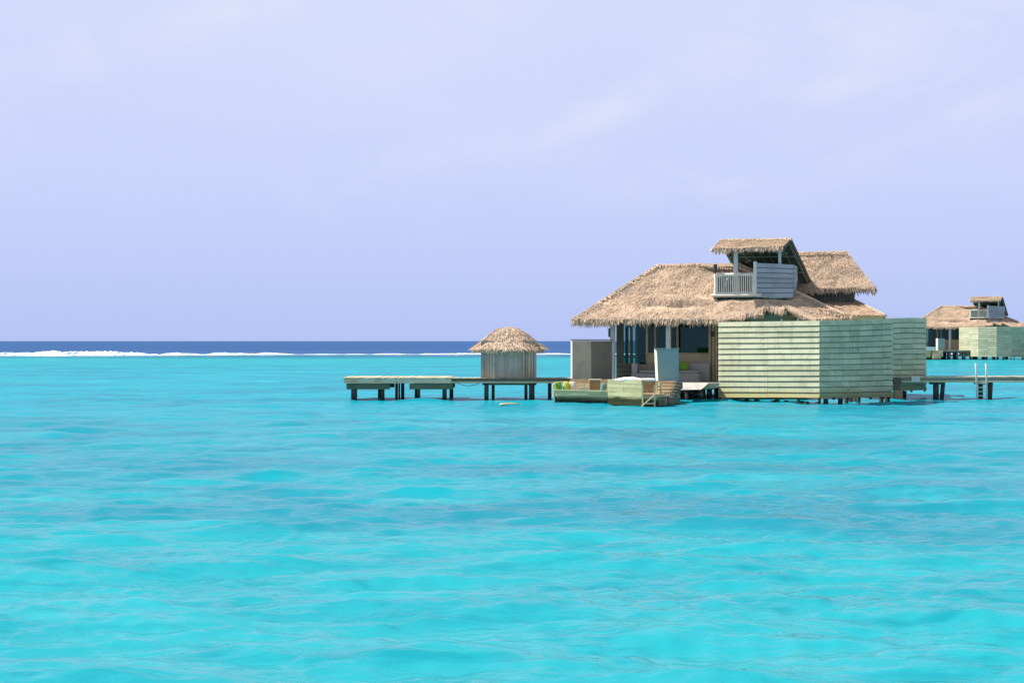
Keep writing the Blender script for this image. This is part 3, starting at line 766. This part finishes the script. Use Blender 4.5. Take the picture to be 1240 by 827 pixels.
# ================================================================== screens
sc_ = thing('screen_panel', 'pale blue upright panel with a white left edge at the top of the platform steps', 'screen', (X(808,64.4),64.4,0))
o_ = Vector(sc_.location); Y = 64.4
mb = MB(); mb.hexa([P(797.2,461.3,Y)-o_, P(822,461.3,Y)-o_, P(822,461.3,Y)-o_+Vector((0,.08,0)), P(797.2,461.3,Y)-o_+Vector((0,.08,0)),
                    P(795.6,423.2,Y)-o_, P(822,423.2,Y)-o_, P(822,423.2,Y)-o_+Vector((0,.08,0)), P(795.6,423.2,Y)-o_+Vector((0,.08,0))])
mb.build('panel', M['screen_blue'], sc_)
mb = MB(); mb.hexa([P(797.0,462,Y)-o_+Vector((-.07,.45,0)), P(797.0,462,Y)-o_+Vector((0,-.02,0)), P(797.1,462,Y)-o_, P(797.1,462,Y)-o_+Vector((-.03,.45,0)),
                    P(795.3,423.2,Y)-o_+Vector((-.07,.45,0)), P(795.3,423.2,Y)-o_+Vector((0,-.02,0)), P(795.4,423.2,Y)-o_, P(795.4,423.2,Y)-o_+Vector((-.03,.45,0))])
mb.build('edge_board', M['white'], sc_)
mb = MB(); c0 = P(793,423,Y)-o_; c1 = P(822.8,423,Y)-o_; mb.box(c0.x,c1.x,-.06,.3,c0.z+.005,c0.z+.05); mb.build('cap', M['screen_blue'], sc_)
sg = thing('screen_panel', 'dark grey folded screen with a white left edge beside the villa front left post', 'screen', (X(716,67),67,0))
o_ = Vector(sg.location)
def panel(name, px0, Y0, px1, Y1, yt, yb, m, th=.06):
    mb = MB(); p = [P(px0,yb,Y0)-o_, P(px1,yb,Y1)-o_]; q = [P(px0,yt,Y0)-o_, P(px1,yt,Y1)-o_]; t = Vector((0,th,0))
    mb.hexa([p[0],p[1],p[1]+t,p[0]+t,q[0],q[1],q[1]+t,q[0]+t]); return mb.build(name, M[m], sg)
panel('panel', 693.2,66.8, 715.6,67.2, 412.6,460.5, 'screen_grey'); panel('panel', 715.8,67.2, 741,69.4, 412.8,460.2, 'screen_dark')
panel('edge_board', 691.2,67.3, 693.0,66.78, 412.4,460.8, 'white', .06)
mb = MB(); mb.bar(P(691.2,412.1,66.8)-o_+Vector((0,.03,.02)), P(715.7,412.1,67.2)-o_+Vector((0,.03,.02)), .12, .05); mb.bar(P(715.9,412.1,67.2)-o_+Vector((0,.03,.02)), P(741,412.1,69.4)-o_+Vector((0,.03,.02)), .12, .05)
mb.build('cap', M['screen_dark'], sg)

# ================================================================== left jetty
JY = 66.8; JZ = 1.06
je = thing('jetty', 'long timber jetty with a wider square head on the left, leading to the villa', 'jetty', (X(481,JY),JY,0))
o_ = Vector(je.location)
def jx(px, Y=JY): return X(px,Y)-o_.x
mb = MB()                                   # head deck: planks across
x0, x1 = jx(414.5), jx(546)
n = 34
for i in range(n):
    xa = x0+(x1-x0)*i/n; mb.box(xa+.006, xa+(x1-x0)/n-.006, random.uniform(-.03,.0), 3.4, JZ-.055+random.uniform(-.006,.006), JZ+random.uniform(-.006,.006))
mb.build('head_deck', M['jetty'], je)
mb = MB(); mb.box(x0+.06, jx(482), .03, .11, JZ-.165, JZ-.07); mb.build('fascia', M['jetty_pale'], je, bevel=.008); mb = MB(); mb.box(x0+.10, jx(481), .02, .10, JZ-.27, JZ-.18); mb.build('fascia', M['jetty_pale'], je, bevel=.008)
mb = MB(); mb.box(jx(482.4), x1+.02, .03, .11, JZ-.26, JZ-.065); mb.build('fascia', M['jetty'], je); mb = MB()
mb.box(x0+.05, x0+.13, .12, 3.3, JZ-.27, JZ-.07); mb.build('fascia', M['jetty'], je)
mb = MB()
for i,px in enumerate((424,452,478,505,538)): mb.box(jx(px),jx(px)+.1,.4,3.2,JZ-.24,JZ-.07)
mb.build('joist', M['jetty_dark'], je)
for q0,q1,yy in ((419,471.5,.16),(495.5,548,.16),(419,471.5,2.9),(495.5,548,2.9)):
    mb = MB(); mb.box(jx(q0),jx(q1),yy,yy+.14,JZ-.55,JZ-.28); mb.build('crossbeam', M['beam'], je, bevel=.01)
for px,yy,w in ((428,.31,.28),(463,.31,.17),(456.5,2.8,.2),(480,1.3,.24),(486,1.5,.17),(502,2.8,.2),(506.5,.31,.17),(538,.31,.22),(545,2.8,.2)):
    mb = MB(); c = jx(px, JY+yy*.5)
    mb.hexa([(c-w/2,yy,-1.5),(c+w/2,yy,-1.5),(c+w/2,yy+w,-1.5),(c-w/2,yy+w,-1.5),(c-w/2+.01,yy,JZ-.28),(c+w/2-.01,yy,JZ-.28),(c+w/2-.01,yy+w,JZ-.28),(c-w/2+.01,yy+w,JZ-.28)])
    mb.build('pile', M['pile'], je, bevel=.012)
mb = MB(); mb.tube([(jx(482.3),-.04,.0),(jx(482.3),-.04,JZ+.02)], .012, 6); mb.build('mooring_line', M['white_cloth'], je)
# walkway
mb = MB(); x0, x1 = jx(546.5), jx(693)
n = 34
for i in range(n):
    xa = x0+(x1-x0)*i/n; mb.box(xa+.006, xa+(x1-x0)/n-.006, .1, 1.5, JZ-.075, JZ-.02+random.uniform(-.005,.005))
mb.build('walkway_deck', M['jetty'], je)
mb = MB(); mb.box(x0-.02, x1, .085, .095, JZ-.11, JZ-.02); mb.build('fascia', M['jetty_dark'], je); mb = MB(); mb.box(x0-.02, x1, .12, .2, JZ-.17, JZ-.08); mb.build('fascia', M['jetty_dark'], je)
mb = MB(); mb.box(x0-.02, x1, .06, .13, JZ-.255, JZ-.172); mb.build('kerb_board', M['jetty'], je)
for px,yy,w in ((589,.3,.22),(597,1.0,.16),(637,.9,.16),(644,.3,.28),(666,1.2,.18)):
    mb = MB(); c = jx(px,JY+yy*.5); mb.tube([(c,yy,-1.5),(c,yy,JZ-.26)], w/2, 10); mb.build('pile', M['pile'], je, smooth=True)
mb = MB(); mb.box(jx(584), jx(650), .5, .62, JZ-.36, JZ-.24); mb.build('crossbeam', M['beam'], je)
cab = MB(); pp = []
for i in range(13):
    f = i/12; pp.append((jx(553+28*f), .35, JZ-.26-.13*math.sin(math.pi*f)))
cab.tube(pp, .014, 6); pp = []
cab.build('cable', M['rope'], je)
# hut on the jetty
hut = thing('jetty_hut', 'small round-topped thatched hut with grey plank walls on the jetty', 'hut', (X(616,JY+.9),JY+.9,JZ-.02))
hw = (X(648.5,JY+.35)-X(583.5,JY+.35))/2; hz = Zy(417,JY+.4)-JZ; hd = 1.0
oc = [(-hw,-.35),(-hw*.55,-.55),(hw*.55,-.55),(hw,-.35),(hw,1.3),(-hw,1.3)]
mats = ['hut_wall','hut_panel','hut_wall']
for i,(q0,q1) in enumerate(((0,1),(1,2),(2,3),(3,4),(4,5),(5,0))):
    mb = MB(); a_ = Vector((*oc[q0],0)); b_ = Vector((*oc[q1],0)); d = (b_-a_).normalized(); nn = Vector((-d.y,d.x,0))
    if i == 1:
        nb = 6
        for k in range(nb):
            p_ = a_.lerp(b_,k/nb)+d*.003; q_ = a_.lerp(b_,(k+1)/nb)-d*.003; j = nn*random.uniform(0,.012)
            mb.hexa([p_+j,q_+j,q_+nn*.05,p_+nn*.05]+[v+Vector((0,0,hz+.2)) for v in (p_+j,q_+j,q_+nn*.05,p_+nn*.05)])
        mb.build('door_panel', M['hut_panel'], hut)
    else:
        L = (b_-a_).length; nb = max(3,int(L/.095))
        for k in range(nb):
            p_ = a_.lerp(b_,k/nb)+d*.004; q_ = a_.lerp(b_,(k+1)/nb)-d*.004; j = nn*random.uniform(-.012,.012)
            mb.hexa([p_+j,q_+j,q_+nn*.04,p_+nn*.04]+[v+Vector((0,0,hz+.2+random.uniform(-.02,.02))) for v in (p_+j,q_+j,q_+nn*.04,p_+nn*.04)])
        mb.build('plank_wall', M['hut_wall'], hut)
for sx in (-1,1):
    mb = MB(); mb.box(sx*hw-.05, sx*hw+.05, -.42, -.352, 0, hz+.15); mb.build('corner_post', M['hut_panel'], hut)
for sx in (-1,1):
    mb = MB(); mb.box(sx*hw*.55-.04, sx*hw*.55+.04, -.64, -.60, 0, hz+.1); mb.build('door_jamb', M['hut_wall'], hut)
mb = MB(); mb.box(-hw,hw,-.5,1.3,-.10,-.001); mb.build('floor', M['jetty_dark'], hut)
mb = MB()                                     # domed thatch built of rings
prof = [(1.68,hz-.10),(1.36,hz+.12),(1.04,hz+.36),(.72,hz+.60),(.42,hz+.80)]
nseg = 16; cy = .40; rnd = random.Random(9)
def ring(k, r, z): an = 2*math.pi*k/nseg; return Vector((r*math.cos(an)*1.0, cy+r*math.sin(an)*.8, z))
for i in range(len(prof)-1):
    for k in range(nseg):
        thatch_plane(mb, ring(k,*prof[i]), ring(k+1,*prof[i]), ring(k+1,*prof[i+1]), ring(k,*prof[i+1]), density=230, thick=.14, blade=(.34,.03), eave=(i==0), fringe=(.26,170), seed=60+i*20+k, sag=.03)
core = [Vector(ring(k, r-.03, z-.05)) for r, z in [(1.5,hz-.02)]+prof[1:]+[(.05,hz+.84)] for k in range(nseg)]
mb.add(core, [(i*nseg+k, i*nseg+(k+1)%nseg, (i+1)*nseg+(k+1)%nseg, (i+1)*nseg+k) for i in range(len(prof)) for k in range(nseg)], .4)
top = [ring(k,.40,hz+.81) for k in range(nseg)]
mb.add(top+[Vector((0,cy,hz+.86))], [(k,(k+1)%nseg,nseg) for k in range(nseg)], .5)
for k in range(260):
    an = rnd.uniform(0,6.28); d = Vector((math.cos(an),math.sin(an)*.8,-.35-rnd.random()*.3)).normalized(); p = Vector((0,cy,hz+.86))+Vector((d.x,d.y,0))*rnd.uniform(0,.2)
    s = Vector((-d.y,d.x,0))*.022; q_ = p+d*rnd.uniform(.25,.5); mb.add([p-s,p+s,q_+s,q_-s],[(0,1,2,3)],min(1,max(0,rnd.gauss(.6,.22))))
mb.build('thatched_roof', M['thatch_pale'], hut)

# ================================================================== right walkway
RY = 67.4; RZ_ = 1.10
jr = thing('walkway', 'straight timber walkway on paired piles running out of the right edge of the picture', 'walkway', (X(1160,RY),RY,0))
o_ = Vector(jr.location)
mb = MB(); x0, x1 = jx(1082,RY), jx(1420,RY); n = 80
for i in range(n):
    xa = x0+(x1-x0)*i/n; mb.box(xa+.006, xa+(x1-x0)/n-.006, .02, 1.5, RZ_-.06, RZ_-.005+random.uniform(-.006,.006))
mb.build('deck', M['jetty'], jr)
mb = MB(); mb.box(x0, x1, .0, .07, RZ_-.185, RZ_-.065); mb.build('fascia', M['jetty_dark'], jr)
mb = MB(); xx = x0
while xx < x1:
    l = random.uniform(1.6,2.8); mb.box(xx, min(x1,xx+l)-.008, -.03, .05, RZ_-.275, RZ_-.19); xx += l
mb.build('kerb_board', M['jetty'], jr)
for px,yy,w,lean in ((1134.5,.3,.27,0),(1141.5,.5,.2,.1),(1189.5,.5,.22,0),(1199,.3,.24,.06),(1260,.3,.25,0),(1267,.5,.22,0),(1320,.3,.25,0),(1326,.5,.22,0)):
    mb = MB(); c = jx(px,RY+yy*.5); mb.tube([(c-lean,yy,-1.5),(c+lean,yy,RZ_-.28)], w/2, 10); mb.build('pile', M['pile'], jr, smooth=True)
for q0,q1 in ((1130,1146),(1185,1203),(1256,1272),(1316,1332)):
    mb = MB(); mb.box(jx(q0,RY),jx(q1,RY),.2,.7,RZ_-.38,RZ_-.285); mb.build('crossbeam', M['pile'], jr)
mb = MB(); c = jx(1110,RY); mb.box(c-.26,c+.14,-.06,-.035,RZ_-.26,RZ_+.02); mb.build('junction_box', M['metal_pale'], jr, bevel=.01)
mb = MB(); mb.box(jx(1083,66.9),jx(1092.5,66.9),-.6,-.2,.06,Zy(472.5,66.9)); mb.build('support_block', M['brown_wood'], jr, bevel=.02)
mb = MB(); mb.box(jx(1083,66.9),jx(1090,66.9),-.5,.1,Zy(472,66.9),Zy(465,66.9)); mb.box(jx(1083,66.9),jx(1092,66.9),-.45,.0,Zy(464.5,66.9),Zy(457.5,66.9)); mb.build('support_beam', M['dark_wood'], jr, bevel=.01)
sl = thing('swim_ladder', 'pale metal swim ladder with two tall rails on the walkway edge', 'ladder', (X(1187,RY),RY,0))
o_ = Vector(sl.location)
for px in (1181.3, 1193.6):
    mb = MB(); c = X(px,RY)-o_.x
    mb.tube([(c-.02,-.09,Zy(440,RY)),(c,-.10,RZ_),(c+.05,-.10,-.4)], .042, 8); mb.build('rail', M['metal_pale'], sl, smooth=True)
for py in (464,469,474,479,483.5):
    mb = MB(); zz = Zy(py,RY); mb.tube([(X(1181.8,RY)-o_.x,-.10,zz),(X(1194.2,RY)-o_.x,-.10,zz)], .022, 6); mb.build('rung', M['metal_pale'], sl)

# far villa furniture: stairs block, screen
ff = thing('lounge_platform', 'tiny distant platform with a white block and steps before the far villa', 'platform', (X(1133,209),209,0))
o_ = Vector(ff.location)
def fb_(name, q0,q1,y0,y1,Y,dp,m):
    mb = MB(); a_ = P(q0,y1,Y)-o_; b_ = P(q1,y0,Y)-o_; mb.box(a_.x,b_.x,a_.y,a_.y+dp,a_.z,b_.z); return mb.build(name, M[m], ff)
fb_('white_block', 1116,1133,420.2,424.4,209,3,'white_cloth'); fb_('side_wall', 1116,1127,424.5,434.5,209,3,'hull')
for i in range(4): fb_('stair_tread', 1127.2+i*1.0,1142-i*2.4,424.6+i*2.1,434.5,209.0-i*.4+.6,.8,'raw_wood')
fb_('base', 1114,1142,432,437,209.6,4,'hull_green')
sp_ = thing('screen_panel', 'pale blue upright panel standing before the small far villa', 'screen', (X(1140,211),211,0)); o_ = Vector(sp_.location)
mb = MB(); a_ = P(1136.4,425,211)-o_; b_ = P(1143.8,409.8,211)-o_; mb.box(a_.x,b_.x,0,.12,a_.z,b_.z); mb.build('panel', M['screen_blue'], sp_)
mb = MB(); mb.box(a_.x-.14,a_.x-.01,-.02,.8,a_.z,b_.z); mb.build('edge_board', M['white'], sp_)

# driftwood
mb = MB(); c = P(617,491.5,61.1); pp = [(-.42,0,.02),(-.2,.02,.05),(.1,-.02,.06),(.42,.03,.03)]
mb.tube(pp, .05, 7, r1=.03); dw = mb.build('floating_plank', M['raw_wood'], smooth=True); dw.location = (X(617,61.1),61.1,.03); dw.scale = (1,2.5,1)
tag(dw, 'pale piece of driftwood floating below the thatched jetty hut', 'driftwood')

# ================================================================== the sea
def sea():
    rows = list(np.geomspace(5.5, 330, 980)) + list(np.geomspace(334, 9000, 90))
    rows = np.array(rows); u = np.linspace(-1,1,760); u = u*(.55+.45*u*u)*1.0
    Yg, Ug = np.meshgrid(rows, u, indexing='ij')
    Xg = Ug*(1.0*Yg+14)
    rs = np.random.RandomState(4)
    Z = np.zeros_like(Xg)
    dy = np.gradient(rows)[:,None]*np.ones_like(Xg)
    dx = np.abs(np.gradient(Xg, axis=1))
    def vnoise(x, y, s, k):                      # cheap smooth noise from a few sines
        r = np.random.RandomState(k); o = 0
        for _ in range(6):
            a = r.uniform(0,6.28); o = o + np.sin((x*np.cos(a)+y*np.sin(a))*s*r.uniform(.6,1.6)+r.uniform(0,6.28))
        return o/6
    for k in range(84):
        lam = .26*(3.2/.26)**(k/83.) * rs.uniform(.9,1.1)
        ang = R(90+8) + rs.normal(0, R(27))
        kx, ky = 2*np.pi/lam*np.cos(ang), 2*np.pi/lam*np.sin(ang)
        amp = .0084*lam**.72*rs.uniform(.6,1.3)
        ph = rs.uniform(0,6.28)
        wx = Xg + 1.1*vnoise(Xg,Yg,.5/lam**.5,k); wy = Yg + .25*lam*vnoise(Xg,Yg,.8/lam**.6,k+100)
        res = np.clip((lam/np.maximum(dy,dx*.6) - 2.2)/3.0, 0, 1)
        s = np.sin(kx*wx+ky*wy+ph)
        env = np.clip(.62+1.1*vnoise(Xg,Yg,.30/lam**.5,k+300), .12, 2)
        Z += amp*res*env*((np.exp(.6*s)-1.09)/.66)
    Z *= np.clip((6000-Yg)/3000,0,1)
    # long swell rising on the reef edge
    nr, nc = Xg.shape
    print('rms slope y', float(np.std(np.diff(Z[:500],axis=0)/np.diff(Yg[:500],axis=0))))
    me = bpy.data.meshes.new('sea')
    co = np.stack([Xg,Yg,Z],-1).reshape(-1,3).astype(np.float32)
    idx = np.arange(nr*nc).reshape(nr,nc)
    f = np.stack([idx[:-1,:-1], idx[:-1,1:], idx[1:,1:], idx[1:,:-1]],-1).reshape(-1,4)
    me.vertices.add(len(co)); me.vertices.foreach_set('co', co.ravel())
    me.loops.add(f.size); me.loops.foreach_set('vertex_index', f.ravel().astype(np.int32))
    me.polygons.add(len(f)); me.polygons.foreach_set('loop_start', np.arange(0,f.size,4,dtype=np.int32)); me.polygons.foreach_set('loop_total', np.full(len(f),4,np.int32))
    me.update(calc_edges=True); me.polygons.foreach_set('use_smooth', np.ones(len(f),bool))
    o = bpy.data.objects.new('sea', me); col.objects.link(o)
    tag(o, 'rippled turquoise lagoon turning deep blue beyond the reef', None, kind='structure')
    m, nt, b = mat('sea_water'); me.materials.append(m)
    geo = nt.nodes.new('ShaderNodeNewGeometry'); pos = geo.outputs['Position']
    sp = nt.nodes.new('ShaderNodeSeparateXYZ'); nt.links.new(pos, sp.inputs[0]); y = sp.outputs[1]
    # depth of the lagoon along the view
    wob = noise_tex(nt, mapping(nt, pos, (.012,.03,0)), 1, 4, .6)
    yy = math_(nt, 'ADD', y, math_(nt, 'MULTIPLY', math_(nt, 'SUBTRACT', wob, .5), 60))
    t = maprange(nt, yy, 0, 400)
    base = ramp(nt, t, [(0,(.03,.385,.435)), (.04,(.016,.36,.42)), (.075,(.007,.335,.41)), (.16,(.004,.34,.435)), (.35,(.006,.355,.43)), (.54,(.020,.34,.38)), (.625,(.012,.17,.25)), (.70,(.014,.095,.26)), (.80,(.032,.088,.235))])
    # reef and weed patches on the bottom, then ripple shading painted as streaks
    pa = noise_tex(nt, mapping(nt, pos, (.07,.17,0), loc=(3.1,.7,0)), 1, 8, .68, .7)
    base = mixc(nt, math_(nt,'MULTIPLY', maprange(nt, pa, .43, .60, 0, .78, True), math_(nt,'MULTIPLY',maprange(nt, y, 230, 150),maprange(nt, y, 12, 22, .25, 1))), base, (.015,.22,.315))
    pb = noise_tex(nt, mapping(nt, pos, (.65,2.1,0), loc=(8,5,0)), 1, 7, .68, .6)
    base = mixc(nt, math_(nt,'MULTIPLY', maprange(nt, pb, .48, .66, 0, .62, True), maprange(nt, y, 230, 150)), base, (.004,.255,.325))
    pc = noise_tex(nt, mapping(nt, pos, (.20,.65,0), loc=(1,15,0)), 1, 7, .66, .4)
    base = mixc(nt, math_(nt,'MULTIPLY', maprange(nt, pc, .52, .75, 0, .6, True), maprange(nt, y, 230, 120)), base, (.055,.46,.51))
    # open-sea streaks, haze painted as a paler colour far out, and foam flecks washing in from the reef
    ds = noise_tex(nt, mapping(nt, pos, (.006,.02,0)), 1, 5, .6)
    base = mixc(nt, math_(nt,'MULTIPLY', maprange(nt, ds, .45, .7, 0, .5), maprange(nt, y, 290, 330)), base, (.025,.16,.33))
    base = mixc(nt, maprange(nt, y, 900, 6000, 0, .5), base, (.05,.14,.33))
    ff = noise_tex(nt, mapping(nt, pos, (.12,.5,0)), 1, 7, .7)
    fz = math_(nt,'MULTIPLY', maprange(nt, y, 236, 258), maprange(nt, y, 320, 285))
    base = mixc(nt, math_(nt,'MULTIPLY', fz, maprange(nt, ff, .56, .66, 0, .75)), base, (.75,.80,.82))
    h1 = noise_tex(nt, mapping(nt, pos, (1.9,4.4,1), rot=(0,0,R(9))), 1.5, 4, .6, .6)
    h2 = noise_tex(nt, mapping(nt, pos, (.30,1.4,1), rot=(0,0,R(-5))), 1.2, 4, .6, .3)
    h = math_(nt, 'ADD', h1, math_(nt, 'MULTIPLY', h2, 2.4))
    bn = N(nt, 'ShaderNodeBump', Strength=.55, Distance=.05); nt.links.new(h, bn.inputs['Height'])
    # water body colour under a rough-sea reflection: wave slopes keep the mean reflectance of a grazing view well below a mirror's
    df = nt.nodes.new('ShaderNodeBsdfDiffuse'); nt.links.new(base, df.inputs['Color']); upn = N(nt, 'ShaderNodeCombineXYZ', Z=1.6)
    vm = nt.nodes.new('ShaderNodeVectorMath'); nt.links.new(upn.outputs[0], vm.inputs[0]); nt.links.new(bn.outputs[0], vm.inputs[1])
    vn = nt.nodes.new('ShaderNodeVectorMath'); vn.operation = 'NORMALIZE'; nt.links.new(vm.outputs[0], vn.inputs[0]); nt.links.new(vn.outputs[0], df.inputs['Normal'])    # light leaving the water body does not follow the ripples
    gl = N(nt, 'ShaderNodeBsdfGlossy', Roughness=.07); nt.links.new(bn.outputs[0], gl.inputs['Normal'])
    fr = N(nt, 'ShaderNodeFresnel', IOR=1.333); nt.links.new(bn.outputs[0], fr.inputs['Normal'])
    cap = ramp(nt, maprange(nt, y, 0, 500), [(0,(.62,)*3),(.06,(.44,)*3),(.14,(.25,)*3),(.5,(.15,)*3),(1,(.12,)*3)])
    f = math_(nt, 'MULTIPLY', fr.outputs[0], 1.0)
    f = math_(nt, 'MINIMUM', f, cap)
    mx = nt.nodes.new('ShaderNodeMixShader'); nt.links.new(f, mx.inputs[0]); nt.links.new(df.outputs[0], mx.inputs[1]); nt.links.new(gl.outputs[0], mx.inputs[2])
    nt.nodes.remove(b); out = nt.nodes['Material Output']; nt.links.new(mx.outputs[0], out.inputs[0])
    return o
sea()

# ------------------------------------------------------------------ surf on the reef
def surf():
    rnd = random.Random(5); n = 900
    vs = []; fs = []; tn = []
    def env(px):
        e = np.interp(px, [-400,-60,0,40,60,110,135,170,180,200,240,330,345,360,380,480,575,620,690,760,1100,1500],
                          [.9,.95,.8,.75,1.1,1.0,1.0,.75,.30,.65,.65,.5,.4,.10,.2,.28,.42,.4,.3,.25,.2,.15])
        return e
    prof = [(-2.6,0.02),(-1.6,.35),(-.9,.72),(-.3,1.0),(.3,.95),(1.0,.6),(2.0,.2),(3.0,-.1)]
    for i in range(n+1):
        px = -300+1700*i/n
        Yc = float(np.interp(px, [-300,0,180,330,700,1400],[262,262,268,285,292,300])) + 3*mn.noise(Vector((px*.02,0,0)))
        e = env(px)*(1+.35*mn.noise(Vector((px*.07,3,0)))+.25*mn.noise(Vector((px*.31,7,0))))
        if px > 190: e *= min(1,max(.35,.8+1.3*mn.noise(Vector((px*.035,11,0)))))
        for (dy,hh) in prof:
            j = mn.noise(Vector((px*.8,dy*2,1)))*.25+mn.noise(Vector((px*2.1,dy*3,5)))*.12
            vs.append((X(px,Yc)+j, Yc+dy*(1+.3*mn.noise(Vector((px*.2,dy,4)))), (hh*.78+(j*.5 if hh > .3 else 0))*e-.03))
    k = len(prof)
    for i in range(n):
        for j in range(k-1): fs.append((i*k+j,(i+1)*k+j,(i+1)*k+j+1,i*k+j+1))
    mb = MB(); mb.add(vs,fs,.5)
    m, nt, b = mat('foam'); geo = nt.nodes.new('ShaderNodeNewGeometry')
    nz = noise_tex(nt, mapping(nt, geo.outputs['Position'], (.5,.5,2)), 1.2, 6, .65)
    nt.links.new(mixc(nt, maprange(nt, nz, .35,.62), (.55,.80,.84), (.92,.94,.95)), b.inputs['Base Color']); b.inputs['Roughness'].default_value = .9
    b.inputs['Specular IOR Level'].default_value = .1
    bump(nt, b, nz, .8, .2)
    o = mb.build('surf', m, smooth=True); tag(o, 'line of white surf breaking along the reef below the horizon', None, kind='stuff'); return o
surf()

# ================================================================== light, sky, camera
SUN_H = Vector((-.963,.27,0)).normalized(); EL = R(52)
sd = bpy.data.lights.new('sun','SUN'); sd.energy = 5.0; sd.angle = R(.53); sd.color = (1,.955,.88)
so = bpy.data.objects.new('sun', sd); col.objects.link(so)
tosun = Vector((SUN_H.x*math.cos(EL), SUN_H.y*math.cos(EL), math.sin(EL)))
so.rotation_euler = tosun.to_track_quat('Z','Y').to_euler()

w = bpy.data.worlds.new('World'); scene.world = w; w.use_nodes = True
nt = w.node_tree; bg = nt.nodes['Background']
sky = nt.nodes.new('ShaderNodeTexSky'); sky.sky_type = 'NISHITA'; sky.sun_disc = False
sky.sun_elevation = EL; sky.sun_rotation = math.atan2(SUN_H.x, SUN_H.y)
sky.air_density = 1; sky.dust_density = .5; sky.ozone_density = 2
tc = nt.nodes.new('ShaderNodeTexCoord'); dirv = tc.outputs['Generated']
sp = nt.nodes.new('ShaderNodeSeparateXYZ'); nt.links.new(dirv, sp.inputs[0])
z = math_(nt, 'ADD', sp.outputs[2], 0)
STR = .1; EXPO = .35
def K(c): return tuple(x for x in c)
low = ramp(nt, maprange(nt, z, 0, .5), [(0,(.465,.56,.91)), (.10,(.525,.61,.945)), (.25,(.595,.675,.965)), (.46,(.645,.715,.96)), (1,(.50,.62,.95))])
# thin high cloud, laid on a plane overhead so that it flattens towards the horizon
zc = math_(nt, 'ADD', math_(nt,'MAXIMUM', z, 0), .16)
cx = nt.nodes.new('ShaderNodeCombineXYZ')
nt.links.new(math_(nt,'DIVIDE', sp.outputs[0], zc), cx.inputs[0]); nt.links.new(math_(nt,'DIVIDE', sp.outputs[1], zc), cx.inputs[1])
cn = noise_tex(nt, mapping(nt, cx.outputs[0], (1.0,.75,1), rot=(0,0,R(25)), loc=(2.3,1.1,0)), 1.15, 7, .55, .5)
cf_ = math_(nt, 'MULTIPLY', maprange(nt, cn, .40, .75, 0, .32, True), maprange(nt, z, .04, .17, 0, 1, True))
wn_ = noise_tex(nt, mapping(nt, cx.outputs[0], (1.0,.55,1), loc=(5.3,.2,0)), 3.2, 7, .6, .8)
def wisp(px, py, rx, rz, ang, amt):
    d = Vector(((px-620)/F, 1, (HZ-py)/F)).normalized()
    cxz = nt.nodes.new('ShaderNodeCombineXYZ'); nt.links.new(math_(nt,'SUBTRACT',sp.outputs[0],d.x), cxz.inputs[0]); nt.links.new(math_(nt,'SUBTRACT',sp.outputs[2],d.z), cxz.inputs[1])
    r1 = mapping(nt, cxz.outputs[0], rot=(0,0,R(-ang))); r2 = mapping(nt, r1, (F/rx,F/rz,0))
    ln = nt.nodes.new('ShaderNodeVectorMath'); ln.operation = 'LENGTH'; nt.links.new(r2, ln.inputs[0])
    e = maprange(nt, ln.outputs['Value'], 1.25, 0, 0, amt, True)
    fwd = math_(nt, 'GREATER_THAN', sp.outputs[1], 0)
    return math_(nt, 'MULTIPLY', math_(nt,'MULTIPLY', e, fwd), maprange(nt, wn_, .36, .62, 0, 1, True))
tot = cf_
for wsp in ((740,128,110,30,24,.75),(985,106,80,22,4,.8),(1190,110,130,60,12,.7),(1080,45,220,75,8,.65),(900,60,150,60,10,.45),(280,20,110,36,10,.7),(100,62,150,45,5,.5),(515,45,140,50,15,.5),(560,185,130,34,10,.35),(400,215,90,60,0,.25),(900,215,220,40,6,.3)):
    tot = math_(nt, 'ADD', tot, wisp(*wsp), clamp=True)
low = mixc(nt, tot, low, (.735,.77,.965))
lowb = nt.nodes.new('ShaderNodeVectorMath'); lowb.operation = 'SCALE'; nt.links.new(low, lowb.inputs[0]); lowb.inputs['Scale'].default_value = 1/STR/2**EXPO
hi = maprange(nt, z, .24, .60, 0, 1, True)
fill_sky = mixc(nt, .5, sky.outputs[0], (3.2,3.3,3.5))      # pale grey added to the unseen upper sky to neutralise the fill light
cmb = mixc(nt, hi, lowb.outputs[0], fill_sky)
nt.links.new(cmb, bg.inputs['Color']); bg.inputs['Strength'].default_value = STR

cd = bpy.data.cameras.new('camera'); cam = bpy.data.objects.new('camera', cd); col.objects.link(cam)
cam.location = (0,0,CH); cam.rotation_euler = (R(90),0,0)
cd.lens = 50*F/1722.2; cd.sensor_width = 36; cd.shift_y = -(413.5-HZ)/1240; cd.clip_start = .5; cd.clip_end = 20000
scene.camera = cam
vs_ = scene.view_settings; vs_.view_transform = 'Standard'; vs_.look = 'None'; vs_.exposure = EXPO; vs_.gamma = 1; vs_.use_curve_mapping = False
scene.cycles.max_bounces = 8; scene.cycles.transparent_max_bounces = 12
